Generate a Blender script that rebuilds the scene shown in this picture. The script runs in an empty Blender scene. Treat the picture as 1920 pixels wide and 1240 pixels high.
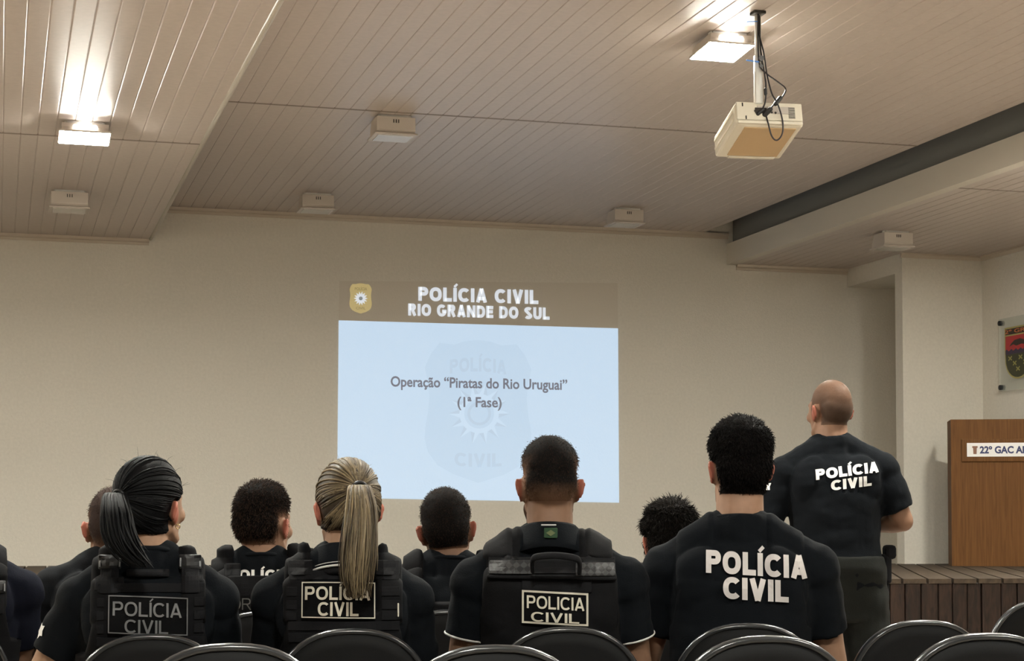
import bpy, bmesh, math, random
import numpy as np
from mathutils import Vector, Matrix, Euler, noise
from mathutils.bvhtree import BVHTree
from math import pi, sin, cos, radians as R

random.seed(7)
S = bpy.context.scene
COL = S.collection

# ------------------------------------------------------------------ camera
F_PX, YAW, PITCH, ROLL, SHIFT = 3377.6, 0.27787, 0.04416, 0.00102, 207.73
EYE = Vector((0, 0, 1.15))
cd = bpy.data.cameras.new('camera')
cd.sensor_width = 36.0
cd.lens = 36.0 * F_PX / 1920.0
cd.shift_y = SHIFT / 1920.0
cd.clip_end = 200
co = bpy.data.objects.new('camera', cd); COL.objects.link(co)
_F = Vector((sin(YAW) * cos(PITCH), cos(YAW) * cos(PITCH), sin(PITCH)))
_Rt = Vector((cos(YAW), -sin(YAW), 0)); _U = _Rt.cross(_F)
_Rt, _U = _Rt * cos(ROLL) + _U * sin(ROLL), _U * cos(ROLL) - _Rt * sin(ROLL)
co.matrix_world = Matrix(((_Rt.x, _U.x, -_F.x, EYE.x), (_Rt.y, _U.y, -_F.y, EYE.y), (_Rt.z, _U.z, -_F.z, EYE.z), (0, 0, 0, 1)))
S.camera = co

# ------------------------------------------------------------------ world, exposure
W = bpy.data.worlds.new('world'); S.world = W; W.use_nodes = True
W.node_tree.nodes['Background'].inputs[0].default_value = (0.9, 0.95, 1, 1)
W.node_tree.nodes['Background'].inputs[1].default_value = 0.05
S.view_settings.view_transform = 'Standard'
S.view_settings.look = 'None'
S.view_settings.gamma = 1
S.view_settings.use_curve_mapping = False
S.view_settings.exposure = 0.0
S.cycles.use_denoising = True
S.cycles.max_bounces = 8
LED_STRENGTH = 610.0
LED_COLOR = (1.0, 0.985, 0.885)


def ray(u, v):
    return _F + _Rt * ((u - 960) / F_PX) + _U * (-(v - 620 - SHIFT) / F_PX)
def at_depth(u, v, zc): return EYE + ray(u, v) * zc
def at_y(u, v, y):
    d = ray(u, v); return EYE + d * (y / d.y)
def at_z(u, v, z):
    d = ray(u, v); return EYE + d * ((z - EYE.z) / d.z)

# ------------------------------------------------------------------ materials
def srgb(r, g, b):
    f = lambda c: (c / 255 / 12.92) if c / 255 <= 0.04045 else ((c / 255 + 0.055) / 1.055) ** 2.4
    return (f(r), f(g), f(b), 1)

def mat(name, color, rough=0.6, metal=0.0, bump=0.0, bscale=200.0, var=0.0, vscale=8.0, emit=None, estr=1.0,
        spec=0.5, stretch=(1, 1, 1), bdist=0.002, detail=4.0, sheen=0.0):
    m = bpy.data.materials.new(name); m.use_nodes = True
    nt = m.node_tree; N = nt.nodes; L = nt.links
    b = N['Principled BSDF']
    c = tuple(color) if len(color) == 4 else tuple(color) + (1,)
    b.inputs['Base Color'].default_value = c
    b.inputs['Roughness'].default_value = rough
    b.inputs['Metallic'].default_value = metal
    b.inputs['Specular IOR Level'].default_value = spec
    if sheen: b.inputs['Sheen Weight'].default_value = sheen
    tc = N.new('ShaderNodeTexCoord'); mp = N.new('ShaderNodeMapping')
    mp.inputs['Scale'].default_value = stretch
    L.new(tc.outputs['Object'], mp.inputs['Vector'])
    if var:
        n = N.new('ShaderNodeTexNoise'); n.inputs['Scale'].default_value = vscale; n.inputs['Detail'].default_value = detail
        L.new(mp.outputs[0], n.inputs['Vector'])
        mx = N.new('ShaderNodeMix'); mx.data_type = 'RGBA'
        mx.inputs[6].default_value = tuple(x * (1 - var) for x in c[:3]) + (1,)
        mx.inputs[7].default_value = tuple(min(1, x * (1 + var)) for x in c[:3]) + (1,)
        rmp = N.new('ShaderNodeMapRange'); rmp.inputs[1].default_value = 0.3; rmp.inputs[2].default_value = 0.7
        L.new(n.outputs[0], rmp.inputs[0]); L.new(rmp.outputs[0], mx.inputs[0]); L.new(mx.outputs[2], b.inputs['Base Color'])
    if bump:
        n2 = N.new('ShaderNodeTexNoise'); n2.inputs['Scale'].default_value = bscale; n2.inputs['Detail'].default_value = 3
        L.new(mp.outputs[0], n2.inputs['Vector'])
        bp = N.new('ShaderNodeBump'); bp.inputs['Strength'].default_value = bump; bp.inputs['Distance'].default_value = bdist
        L.new(n2.outputs[0], bp.inputs['Height']); L.new(bp.outputs[0], b.inputs['Normal'])
    if emit:
        b.inputs['Emission Color'].default_value = tuple(emit[:3]) + (1,)
        b.inputs['Emission Strength'].default_value = estr
    return m

def tone_mat(name, c_lo, c_hi, rough=0.5, spec=0.07, bump=0.5, bscale=500, nmix=0.35, nscale=160, stretch=(1, 1, 1)):
    """mix of two colours by the mesh attribute 'tone' (a haircut's fade, a lock's own shade) plus noise"""
    m = mat(name, c_hi, rough, spec=spec, bump=bump, bscale=bscale, stretch=stretch)
    nt = m.node_tree; N = nt.nodes; L = nt.links; b = N['Principled BSDF']
    a = N.new('ShaderNodeAttribute'); a.attribute_name = 'tone'
    tc = N.new('ShaderNodeTexCoord'); n = N.new('ShaderNodeTexNoise'); n.inputs['Scale'].default_value = nscale
    L.new(tc.outputs['Object'], n.inputs['Vector'])
    ma = N.new('ShaderNodeMath'); ma.operation = 'MULTIPLY_ADD'; ma.inputs[1].default_value = nmix; ma.inputs[2].default_value = -nmix / 2
    L.new(n.outputs[0], ma.inputs[0])
    ad = N.new('ShaderNodeMath'); ad.operation = 'ADD'; ad.use_clamp = True
    L.new(a.outputs['Fac'], ad.inputs[0]); L.new(ma.outputs[0], ad.inputs[1])
    mx = N.new('ShaderNodeMix'); mx.data_type = 'RGBA'
    mx.inputs[6].default_value = tuple(c_lo[:3]) + (1,); mx.inputs[7].default_value = tuple(c_hi[:3]) + (1,)
    L.new(ad.outputs[0], mx.inputs[0]); L.new(mx.outputs[2], b.inputs['Base Color'])
    return m

def wood_mat(name, c1, c2, scale=(60, 60, 2.5), rough=0.55, spec=0.3, island=0.0):
    m = mat(name, c1, rough, spec=spec); nt = m.node_tree; N = nt.nodes; L = nt.links; b = N['Principled BSDF']
    tc = N.new('ShaderNodeTexCoord'); mp = N.new('ShaderNodeMapping'); mp.inputs['Scale'].default_value = scale
    n = N.new('ShaderNodeTexNoise'); n.inputs['Scale'].default_value = 1; n.inputs['Detail'].default_value = 6; n.inputs['Distortion'].default_value = 0.6
    L.new(tc.outputs['Object'], mp.inputs[0]); L.new(mp.outputs[0], n.inputs['Vector'])
    mr = N.new('ShaderNodeMapRange'); mr.inputs[1].default_value = 0.3; mr.inputs[2].default_value = 0.7
    L.new(n.outputs[0], mr.inputs[0]); src = mr.outputs[0]
    if island:
        g = N.new('ShaderNodeNewGeometry'); ma = N.new('ShaderNodeMath'); ma.operation = 'MULTIPLY_ADD'
        ma.inputs[1].default_value = island; L.new(g.outputs['Random Per Island'], ma.inputs[0]); 
        sb = N.new('ShaderNodeMath'); sb.operation = 'SUBTRACT'; sb.inputs[1].default_value = island / 2
        L.new(src, sb.inputs[0]); L.new(sb.outputs[0], ma.inputs[2]); src = ma.outputs[0]
    mx = N.new('ShaderNodeMix'); mx.data_type = 'RGBA'; mx.clamp_factor = True
    mx.inputs[6].default_value = tuple(c1[:3]) + (1,); mx.inputs[7].default_value = tuple(c2[:3]) + (1,)
    L.new(src, mx.inputs[0]); L.new(mx.outputs[2], b.inputs['Base Color'])
    bp = N.new('ShaderNodeBump'); bp.inputs['Strength'].default_value = 0.3; bp.inputs['Distance'].default_value = 0.003
    L.new(n.outputs[0], bp.inputs['Height']); L.new(bp.outputs[0], b.inputs['Normal'])
    return m

M = {}
M['wall'] = mat('wall_paint', (0.68, 0.635, 0.555), 0.85, bump=0.55, bscale=70, bdist=0.004, var=0.035, vscale=45, spec=0.2)
M['pvc'] = mat('ceiling_pvc', (0.50, 0.425, 0.375), 0.38, bump=0.10, bscale=90, bdist=0.002, var=0.04, vscale=30, spec=0.4)
M['pvc_trim'] = mat('ceiling_trim', (0.52, 0.44, 0.35), 0.28, spec=0.5)
M['edge'] = mat('ceiling_edge', (0.66, 0.60, 0.50), 0.22, spec=0.6)
M['beam'] = mat('beam_paint', (0.62, 0.57, 0.49), 0.6, bump=0.2, bscale=60, spec=0.3)
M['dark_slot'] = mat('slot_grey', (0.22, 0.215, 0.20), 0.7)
M['floor'] = mat('floor_tile', (0.38, 0.33, 0.28), 0.4, var=0.1, vscale=2)
M['white_plastic'] = mat('white_plastic', (0.52, 0.46, 0.40), 0.45, bump=0.05, bscale=80)
M['cream'] = mat('cream_plastic', (0.72, 0.66, 0.54), 0.35, bump=0.04, bscale=100)
M['underside_reflection'] = mat('underside_reflection', (0.52, 0.36, 0.20), 0.4, bump=0.04, bscale=100)  # brown of the reflected ceiling put into the projector underside's colour
M['white_metal'] = mat('white_metal', (0.75, 0.73, 0.68), 0.35)
M['led'] = mat('led_face', (1, 1, 1), 0.4, emit=LED_COLOR, estr=LED_STRENGTH)
M['led_leak'] = mat('led_leak', (1, 1, 1), 0.4, emit=(1, 1, 0.98), estr=26)
M['lens_off'] = mat('lens_off', (0.6, 0.56, 0.5), 0.25)
M['black'] = mat('black_plastic', (0.012, 0.012, 0.013), 0.4)
M['hole'] = mat('dark_hole', (0.03, 0.025, 0.02), 0.8)
M['cable'] = mat('cable_black', (0.012, 0.008, 0.01), 0.5)
M['blue_tie'] = mat('blue_tie', (0.10, 0.28, 0.75), 0.4)
M['lectern'] = wood_mat('lectern_wood', srgb(88, 58, 29), srgb(108, 72, 38), (70, 70, 3), 0.6, 0.15)
M['stage_front'] = wood_mat('stage_front_wood', srgb(22, 12, 8), srgb(48, 32, 23), (50, 50, 9), 0.6, 0.3, 0.45)
M['stage_top'] = wood_mat('stage_top_wood', srgb(46, 37, 28), srgb(76, 63, 50), (18, 18, 18), 0.7, 0.3, 0.5)
M['stage_gap'] = mat('stage_gap', (0.012, 0.009, 0.007), 0.9)
M['sign_white'] = mat('sign_white', (0.72, 0.70, 0.68), 0.4)
M['sign_blue'] = mat('sign_blue', srgb(38, 46, 92), 0.5)
M['sign_brown'] = mat('sign_brown', srgb(120, 82, 62), 0.5)
M['shell'] = mat('chair_vinyl', (0.0065, 0.0065, 0.007), 0.7, bump=0.15, bscale=300, spec=0.18)
M['rim'] = mat('chair_rim', (0.022, 0.024, 0.027), 0.25, spec=0.7)
M['tube'] = mat('chair_tube', (0.02, 0.02, 0.02), 0.3, metal=0.4)
M['tee'] = mat('black_cotton', (0.0045, 0.0058, 0.0078), 0.9, bump=0.5, bscale=260, bdist=0.0015, spec=0.12)
M['tee_grey'] = mat('charcoal_cotton', (0.009, 0.010, 0.012), 0.9, bump=0.5, bscale=260, bdist=0.0015, spec=0.12)
M['tee_navy'] = mat('navy_cotton', (0.006, 0.0072, 0.014), 0.9, bump=0.5, bscale=260, bdist=0.0015, spec=0.12)
M['vest'] = mat('vest_nylon', (0.0055, 0.0055, 0.0065), 0.85, bump=0.6, bscale=420, bdist=0.001, spec=0.15)
M['webbing'] = mat('webbing', (0.0085, 0.0085, 0.010), 0.85, bump=0.6, bscale=500, bdist=0.001, spec=0.15)
M['vest_grey'] = mat('vest_grey_panel', (0.014, 0.014, 0.0155), 0.85, bump=0.5, bscale=420, bdist=0.001, spec=0.15)
M['reflect'] = mat('reflective_grey', (0.03, 0.03, 0.032), 0.6, spec=0.2)
_n = M['reflect'].node_tree; _c = _n.nodes.new('ShaderNodeTexChecker'); _c.inputs['Scale'].default_value = 75; _c.inputs['Color1'].default_value = (.022, .022, .023, 1); _c.inputs['Color2'].default_value = (.05, .05, .052, 1)
_m = _n.nodes.new('ShaderNodeMapping'); _m.inputs['Rotation'].default_value = (0, R(45), 0); _t = _n.nodes.new('ShaderNodeTexCoord'); _m.inputs['Scale'].default_value = (1, .01, 1)
_n.links.new(_t.outputs['Object'], _m.inputs[0]); _n.links.new(_m.outputs[0], _c.inputs['Vector']); _n.links.new(_c.outputs[0], _n.nodes['Principled BSDF'].inputs['Base Color'])
M['buckle'] = mat('buckle_plastic', (0.016, 0.0165, 0.018), 0.5, spec=0.3)
M['buckle_edge'] = mat('buckle_edge', (0.16, 0.165, 0.175), 0.5)
M['patch'] = mat('patch_black', (0.005, 0.005, 0.0055), 0.9, bump=0.3, bscale=500, spec=0.08)
M['print_grey'] = mat('print_grey', (0.13, 0.13, 0.135), 0.6)
M['print_cream'] = mat('print_cream', (0.62, 0.58, 0.49), 0.6)
M['print_white'] = mat('print_white', (0.62, 0.58, 0.57), 0.6)
M['print_bright'] = mat('print_bright', (0.85, 0.84, 0.82), 0.6)
M['print_dim'] = mat('print_dim', (0.06, 0.058, 0.055), 0.6)
M['trim_white'] = mat('trim_white', (0.62, 0.61, 0.60), 0.6)
M['pants'] = mat('dark_trousers', (0.015, 0.016, 0.0145), 0.9, spec=.12, bump=0.4, bscale=200)
M['shoe'] = mat('boot_leather', (0.01, 0.01, 0.01), 0.5)
M['gold'] = mat('gold_earring', (0.8, 0.6, 0.3), 0.25, metal=1.0)
M['flag_green'] = mat('flag_green', (0.015, 0.05, 0.018), 0.8)
M['flag_mark'] = mat('flag_mark', (0.10, 0.12, 0.05), 0.8)

def skin_mat(name, c):
    m = mat(name, c, 0.55, bump=0.12, bscale=180, bdist=0.001, var=0.10, vscale=28, spec=0.35)
    nt = m.node_tree; N = nt.nodes; L = nt.links; b = N['Principled BSDF']; src = b.inputs['Base Color'].links[0].from_socket
    a = N.new('ShaderNodeAttribute'); a.attribute_name = 'flush'
    mx = N.new('ShaderNodeMix'); mx.data_type = 'RGBA'; mx.inputs[7].default_value = (min(1, c[0] * 1.25), c[1] * .72, c[2] * .75, 1)
    L.new(a.outputs['Fac'], mx.inputs[0]); L.new(src, mx.inputs[6]); L.new(mx.outputs[2], b.inputs['Base Color'])
    return m
M['skin_a'] = skin_mat('skin_light', (0.34, 0.195, 0.125))
M['skin_b'] = skin_mat('skin_medium', (0.225, 0.125, 0.078))
M['skin_c'] = skin_mat('skin_warm', (0.24, 0.13, 0.08))
M['skin_w'] = skin_mat('skin_woman', (0.38, 0.225, 0.145))

# ------------------------------------------------------------------ mesh helpers
def link(name, me, m=None, parent=None, smooth=False):
    o = bpy.data.objects.new(name, me); COL.objects.link(o)
    if m is not None:
        me.materials.clear(); me.materials.append(m)
    if smooth and len(me.polygons):
        me.polygons.foreach_set('use_smooth', [True] * len(me.polygons))
    if parent is not None: o.parent = parent
    return o

def empty(name, loc, rz=0.0, label=None, cat=None, group=None):
    o = bpy.data.objects.new(name, None); COL.objects.link(o)
    o.location = loc; o.rotation_euler = (0, 0, rz); o.empty_display_size = 0.1
    tag(o, label, cat, group); return o

def tag(o, label=None, cat=None, group=None, kind=None):
    if label: o['label'] = label
    if cat: o['category'] = cat
    if group: o['group'] = group
    if kind: o['kind'] = kind
    return o

class MB:
    """collects shapes into one mesh"""
    def __init__(s): s.v = []; s.f = []
    def add(s, vs, fs):
        n = len(s.v); s.v += [Vector(p) for p in vs]; s.f += [tuple(i + n for i in f) for f in fs]; return s
    def box(s, c, d, rot=None):
        x, y, z = d[0] / 2, d[1] / 2, d[2] / 2
        vs = [Vector((a, b, e)) for a in (-x, x) for b in (-y, y) for e in (-z, z)]
        if rot is not None: vs = [rot @ p for p in vs]
        vs = [p + Vector(c) for p in vs]
        return s.add(vs, [(0, 1, 3, 2), (4, 6, 7, 5), (0, 4, 5, 1), (2, 3, 7, 6), (0, 2, 6, 4), (1, 5, 7, 3)])
    def bevbox(s, c, d, b=0.004, rot=None, seg=2):
        bm = bmesh.new(); bmesh.ops.create_cube(bm, size=1)
        for v in bm.verts: v.co = Vector((v.co.x * d[0], v.co.y * d[1], v.co.z * d[2]))
        bmesh.ops.bevel(bm, geom=bm.edges[:], offset=min(b, min(d) * 0.45), segments=seg, affect='EDGES', profile=0.5)
        bm.verts.index_update()
        vs = [v.co.copy() for v in bm.verts]; fs = [tuple(v.index for v in f.verts) for f in bm.faces]; bm.free()
        if rot is not None: vs = [rot @ p for p in vs]
        return s.add([p + Vector(c) for p in vs], fs)
    def tube(s, pts, rad, n=16, cap='round', side=None):
        pts = [Vector(p) for p in pts]; k = len(pts)
        rad = [rad] * k if not isinstance(rad, (list, tuple)) else list(rad)
        rad = [(r, r) if not isinstance(r, (list, tuple)) else r for r in rad]
        tg = []
        for i in range(k):
            t = (pts[min(i + 1, k - 1)] - pts[max(i - 1, 0)]); tg.append(t.normalized())
        ref = Vector(side) if side is not None else (Vector((1, 0, 0)) if abs(tg[0].x) < 0.8 else Vector((0, 0, 1)))
        rings = []; a = ref
        fr = []
        for t in tg:
            a = (a - t * a.dot(t))
            if a.length < 1e-6: a = t.orthogonal()
            a.normalize(); fr.append((a.copy(), t.cross(a)))
        def ring(p, ab, r, sc=1.0): return [p + ab[0] * (cos(2 * pi * j / n) * r[0] * sc) + ab[1] * (sin(2 * pi * j / n) * r[1] * sc) for j in range(n)]
        if cap == 'round':
            for q in (80, 55, 28):
                rings.append(ring(pts[0] - tg[0] * (sin(R(q)) * min(rad[0])), fr[0], rad[0], cos(R(q))))
        for i in range(k): rings.append(ring(pts[i], fr[i], rad[i]))
        if cap == 'round':
            for q in (28, 55, 80):
                rings.append(ring(pts[-1] + tg[-1] * (sin(R(q)) * min(rad[-1])), fr[-1], rad[-1], cos(R(q))))
        vs = [p for r_ in rings for p in r_]; fs = []
        for i in range(len(rings) - 1):
            for j in range(n):
                j2 = (j + 1) % n; fs.append((i * n + j, i * n + j2, (i + 1) * n + j2, (i + 1) * n + j))
        if cap != 'open':
            fs.append(tuple(range(n - 1, -1, -1))); e = (len(rings) - 1) * n; fs.append(tuple(range(e, e + n)))
        return s.add(vs, fs)
    def ell(s, c, r, rot=None, nu=20, nv=12):
        vs = [Vector((0, 0, -r[2]))]; fs = []
        for i in range(1, nv):
            ph = -pi / 2 + pi * i / nv
            for j in range(nu):
                th = 2 * pi * j / nu; vs.append(Vector((r[0] * cos(ph) * cos(th), r[1] * cos(ph) * sin(th), r[2] * sin(ph))))
        vs.append(Vector((0, 0, r[2]))); top = len(vs) - 1
        for j in range(nu):
            j2 = (j + 1) % nu
            fs.append((0, 1 + j2, 1 + j))
            for i in range(nv - 2): a = 1 + i * nu; fs.append((a + j, a + j2, a + nu + j2, a + nu + j))
            a = 1 + (nv - 2) * nu; fs.append((a + j, a + j2, top))
        if rot is not None: vs = [rot @ p for p in vs]
        return s.add([p + Vector(c) for p in vs], fs)
    def loft(s, rings, n=40, ex=2.3):
        """rings of (z, cy, half width, half depth)"""
        vs = []; fs = []
        for z, cy, hw, hd in rings:
            for j in range(n):
                t = 2 * pi * j / n; c, d = cos(t), sin(t)
                vs.append(Vector((math.copysign(abs(c) ** (2 / ex), c) * hw, cy + math.copysign(abs(d) ** (2 / ex), d) * hd, z)))
        for i in range(len(rings) - 1):
            for j in range(n):
                j2 = (j + 1) % n; fs.append((i * n + j, i * n + j2, (i + 1) * n + j2, (i + 1) * n + j))
        fs.append(tuple(range(n - 1, -1, -1))); e = (len(rings) - 1) * n; fs.append(tuple(range(e, e + n)))
        return s.add(vs, fs)
    def prism(s, poly, y0, y1, axis='xz'):
        """outline (a, b) extruded along the third axis"""
        n = len(poly)
        mk = (lambda a, b, y: Vector((a, y, b))) if axis == 'xz' else ((lambda a, b, y: Vector((a, b, y))) if axis == 'xy' else (lambda a, b, y: Vector((y, a, b))))
        vs = [mk(a, b, y0) for a, b in poly] + [mk(a, b, y1) for a, b in poly]
        fs = [tuple(range(n)), tuple(range(2 * n - 1, n - 1, -1))]
        for i in range(n):
            j = (i + 1) % n; fs.append((i, n + i, n + j, j))
        return s.add(vs, fs)
    def xform(s, m):
        s.v = [m @ p for p in s.v]; return s
    def mesh(s, name='m', fix=True):
        me = bpy.data.meshes.new(name); me.from_pydata([tuple(p) for p in s.v], [], s.f)
        if fix:
            bm = bmesh.new(); bm.from_mesh(me); bmesh.ops.recalc_face_normals(bm, faces=bm.faces[:]); bm.to_mesh(me); bm.free()
        me.update(); return me
    def build(s, name, m, parent=None, smooth=False):
        return link(name, s.mesh(name), m, parent, smooth)

def remeshed(mb, voxel=0.006, smooth=4, fac=0.5):
    me = mb.mesh('tmp'); o = bpy.data.objects.new('tmp', me); COL.objects.link(o)
    r = o.modifiers.new('r', 'REMESH'); r.mode = 'VOXEL'; r.voxel_size = voxel; r.adaptivity = 0
    if smooth:
        k = o.modifiers.new('s', 'SMOOTH'); k.iterations = smooth; k.factor = fac
    dg = bpy.context.evaluated_depsgraph_get()
    out = bpy.data.meshes.new_from_object(o.evaluated_get(dg))
    bpy.data.objects.remove(o); bpy.data.meshes.remove(me)
    return out

def arrs(me):
    n = len(me.vertices); c = np.empty(n * 3); me.vertices.foreach_get('co', c)
    nr = np.empty(n * 3); me.vertices.foreach_get('normal', nr)
    return c.reshape(-1, 3), nr.reshape(-1, 3)
def setco(me, c): me.vertices.foreach_set('co', np.ascontiguousarray(c).ravel()); me.update()

def text_mesh(body, bold=0.0, align='CENTER', spacing=1.0, shear=0.0):
    c = bpy.data.curves.new('t', 'FONT'); c.body = body; c.size = 1; c.align_x = align; c.offset = bold
    c.space_character = spacing; c.shear = shear; c.resolution_u = 4
    o = bpy.data.objects.new('t', c); COL.objects.link(o)
    dg = bpy.context.evaluated_depsgraph_get(); me = bpy.data.meshes.new_from_object(o.evaluated_get(dg))
    bpy.data.objects.remove(o); bpy.data.curves.remove(c)
    return me

def text_flat(body, x0, x1, y0, y1, bold=0.0, spacing=1.0, shear=0.0, ref=None):
    """2-D text scaled so that its outline fills the box; ref = (lo, hi) box of the letters without accents"""
    me = text_mesh(body, bold, spacing=spacing, shear=shear)
    v = np.array([tuple(p.co) for p in me.vertices]); f = [tuple(p.vertices) for p in me.polygons]
    bpy.data.meshes.remove(me)
    lo, hi = v[:, 0].min(), v[:, 0].max()
    b, t = (v[:, 1].min(), v[:, 1].max()) if ref is None else ref
    v[:, 0] = x0 + (v[:, 0] - lo) / (hi - lo) * (x1 - x0); v[:, 1] = y0 + (v[:, 1] - b) / (t - b) * (y1 - y0)
    return v[:, :2], f
CAPS = (0.0, 0.69)

def _arc(cx, cy, rx, ry, a0, a1, n=18, p=2.3):
    out = []
    for i in range(n + 1):
        a = R(a0 + (a1 - a0) * i / n); c, d = cos(a), sin(a)
        out.append((cx + math.copysign(abs(c) ** (2 / p), c) * rx, cy + math.copysign(abs(d) ** (2 / p), d) * ry))
    return out
def glyph(ch, t):
    """grotesque capital: (advance width, strokes); cap height 1, stroke thickness t; strokes are centre lines"""
    h = t / 2; B, T = h, 1 - h
    if ch == 'I': return t, [[(h, 0), (h, 1)]]
    if ch == 'Í': return t, [[(h, 0), (h, 1)], [(h - .05, 1.06), (h + .16, 1.28)]]
    if ch == 'L': return .62, [[(h, 0), (h, 1)], [(h, B), (.62, B)]]
    if ch == 'P': return .70, [[(h, 0), (h, 1)], [(h, T)] + _arc(.40, .69, .70 - h - .40, .31 - h, 90, -90) + [(h, .38 + h)]]
    if ch == 'R': return .76, [[(h, 0), (h, 1)], [(h, T)] + _arc(.42, .72 + h * .0, .70 - h - .42, .28 - h, 90, -90) + [(h, .44 + h)], [(.40, .46), (.76 - h * 1.05, 0)]]
    if ch == 'O': return .86, [_arc(.43, .5, .43 - h, .5 - h, 90, 450, 36)]
    if ch == 'C': return .80, [_arc(.43, .5, .43 - h, .5 - h, 42, 318, 30)]
    if ch == 'G': return .86, [_arc(.43, .5, .43 - h, .5 - h, 45, 330, 30) + [(.86 - h, .44)], [(.47, .44), (.86, .44)]]
    if ch == 'A': return .80, [[(h * 1.05, 0), (.40, 1)], [(.80 - h * 1.05, 0), (.40, 1)], [(.18, .24 + h * .3), (.62, .24 + h * .3)]]
    if ch == 'V': return .78, [[(h * 1.05, 1), (.39, 0)], [(.78 - h * 1.05, 1), (.39, 0)]]
    if ch == 'N': return .78, [[(h, 0), (h, 1)], [(.78 - h, 0), (.78 - h, 1)], [(h, 1 - h * .4), (.78 - h, h * .4)]]
    if ch == 'D': return .78, [[(h, 0), (h, 1)], [(h, T)] + _arc(.36, .5, .78 - h - .36, .5 - h, 90, -90) + [(h, B)]]
    if ch == 'E': return .64, [[(h, 0), (h, 1)], [(h, T), (.64, T)], [(h, B), (.64, B)], [(h, .52), (.60, .52)]]
    if ch == 'U': return .76, [[(h, 1), (h, .4)] + _arc(.38, .38, .38 - h, .38 - h, 180, 360) + [(.76 - h, .4), (.76 - h, 1)]]
    if ch == 'S':
        return .72, [_arc(.36, .74, .36 - h, .26 - h, 25, 230, 18, 2) + _arc(.36, .26, .36 - h, .26 - h, 50, -155, 18, 2)]
    return .34, []
def stroke(pts, t):
    P_ = [Vector((p[0], p[1], 0)) for p in pts]; vs = []; fs = []; n = len(P_)
    closed = (P_[0] - P_[-1]).length < 1e-6
    for i in range(n):
        a = P_[i - 1] if i > 0 else (P_[n - 2] if closed else P_[0]); c = P_[i + 1] if i < n - 1 else (P_[1] if closed else P_[-1])
        d1 = (P_[i] - a); d2 = (c - P_[i])
        d1 = d1.normalized() if d1.length > 1e-9 else d2.normalized(); d2 = d2.normalized() if d2.length > 1e-9 else d1
        n1 = Vector((-d1.y, d1.x, 0)); n2 = Vector((-d2.y, d2.x, 0)); m_ = (n1 + n2)
        m_ = m_.normalized() if m_.length > 1e-6 else n1
        k = (t / 2) / max(.45, m_.dot(n1)); vs += [P_[i] + m_ * k, P_[i] - m_ * k]
    for i in range(n - 1): fs.append((2 * i, 2 * i + 1, 2 * i + 3, 2 * i + 2))
    return vs, fs
def caps_flat(body, x0, x1, y0, y1, t=.22, gap=.10):
    """grotesque capitals filling the box (accent sticks out above)"""
    V = []; F = []; x = 0.0
    for ch in body:
        w, st_ = glyph(ch, t)
        for qi, q in enumerate(st_):
            vs, fs = stroke(q, t * (.62 if ch == 'Í' and qi == 1 else 1)); n = len(V)
            V += [(p.x + x, p.y) for p in vs]; F += [tuple(i + n for i in f) for f in fs]
        x += w + gap
    x -= gap; V = np.array(V)
    V[:, 0] = x0 + V[:, 0] / x * (x1 - x0); V[:, 1] = y0 + V[:, 1] * (y1 - y0)
    return V, F

# ------------------------------------------------------------------ room dimensions
D = 15.0
ZM, ZL, ZR, ZU = 3.739, 3.462, 3.463, 3.646
XS, XB = 1.198, 6.29
XLW, XCOL, XRW = -4.6, 7.479, 8.25
YCOL = 13.95
YREAR = -5.0
ZST = 0.784

def struct(name, mb, m, smooth=False):
    o = mb.build(name, m, None, smooth); o['kind'] = 'structure'; return o

def wall_box(name, x0, x1, y0, y1, z0, z1, m=None):
    return struct(name, MB().box(((x0 + x1) / 2, (y0 + y1) / 2, (z0 + z1) / 2), (x1 - x0, y1 - y0, z1 - z0)), m or M['wall'])

wall_box('wall_back', XLW - .1, XCOL + .7, D, D + .15, 0, 4.1)
wall_box('wall_left', XLW - .15, XLW, YREAR, D, 0, 4.1)
wall_box('wall_rear', XLW - .15, XRW + .3, YREAR - .15, YREAR, 0, 4.1)
wall_box('wall_right', XRW, XRW + .15, YREAR, YCOL, 0, 3.6)
wall_box('wall_column', XCOL, XRW + .15, YCOL, YCOL + .13, 0, 3.6)
# recessed return wall between the column and the back wall, with its lintel
b = MB(); b.box((XCOL + .55, (YCOL + .13 + D) / 2, 1.8), (.1, D - YCOL - .13, 3.6)); struct('wall_side', b, M['wall'])
b = MB(); b.box((XCOL + .25, (YCOL + .13 + D) / 2, 3.44), (.5, D - YCOL - .13, .28)); struct('trim_1', b, M['wall'])
wall_box('floor', XLW - .15, XRW + .3, YREAR - .15, D + .15, -.1, 0, M['floor'])

def plank_ceiling(name, x0, x1, z, seam_y, pitch=0.10, gw=0.005, gd=0.004, mats=None):
    """grooved boards running along the room: one ribbed sheet, split at the cross seam"""
    prof = []
    x = x0
    while x < x1 - 1e-6:
        e = min(x + pitch, x1)
        prof += [(x, z + gd), (x + gw * .3, z + gd), (x + gw, z + .0008), (x + gw + .003, z), (e - .004, z), (e, z + gd * .6)]
        x = e
    mb = MB()
    for a, c in ((YREAR, seam_y - .012), (seam_y + .012, D)):
        n = len(prof)
        mb.add([Vector((p[0], a, p[1])) for p in prof] + [Vector((p[0], c, p[1])) for p in prof], [(i, i + 1, n + i + 1, n + i) for i in range(n - 1)])
        zt = z + .06
        mb.add([Vector((x0, a, zt)), Vector((x1, a, zt)), Vector((x1, c, zt)), Vector((x0, c, zt))], [(0, 1, 2, 3)])
        for y in (a, c):
            mb.add([Vector((x0, y, zt)), Vector((x1, y, zt)), Vector((x1, y, z + .0075)), Vector((x0, y, z + .0075))], [(0, 1, 2, 3)])
    o = link(name, mb.mesh(name, fix=False), M['pvc']); o['kind'] = 'structure'; return o

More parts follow.
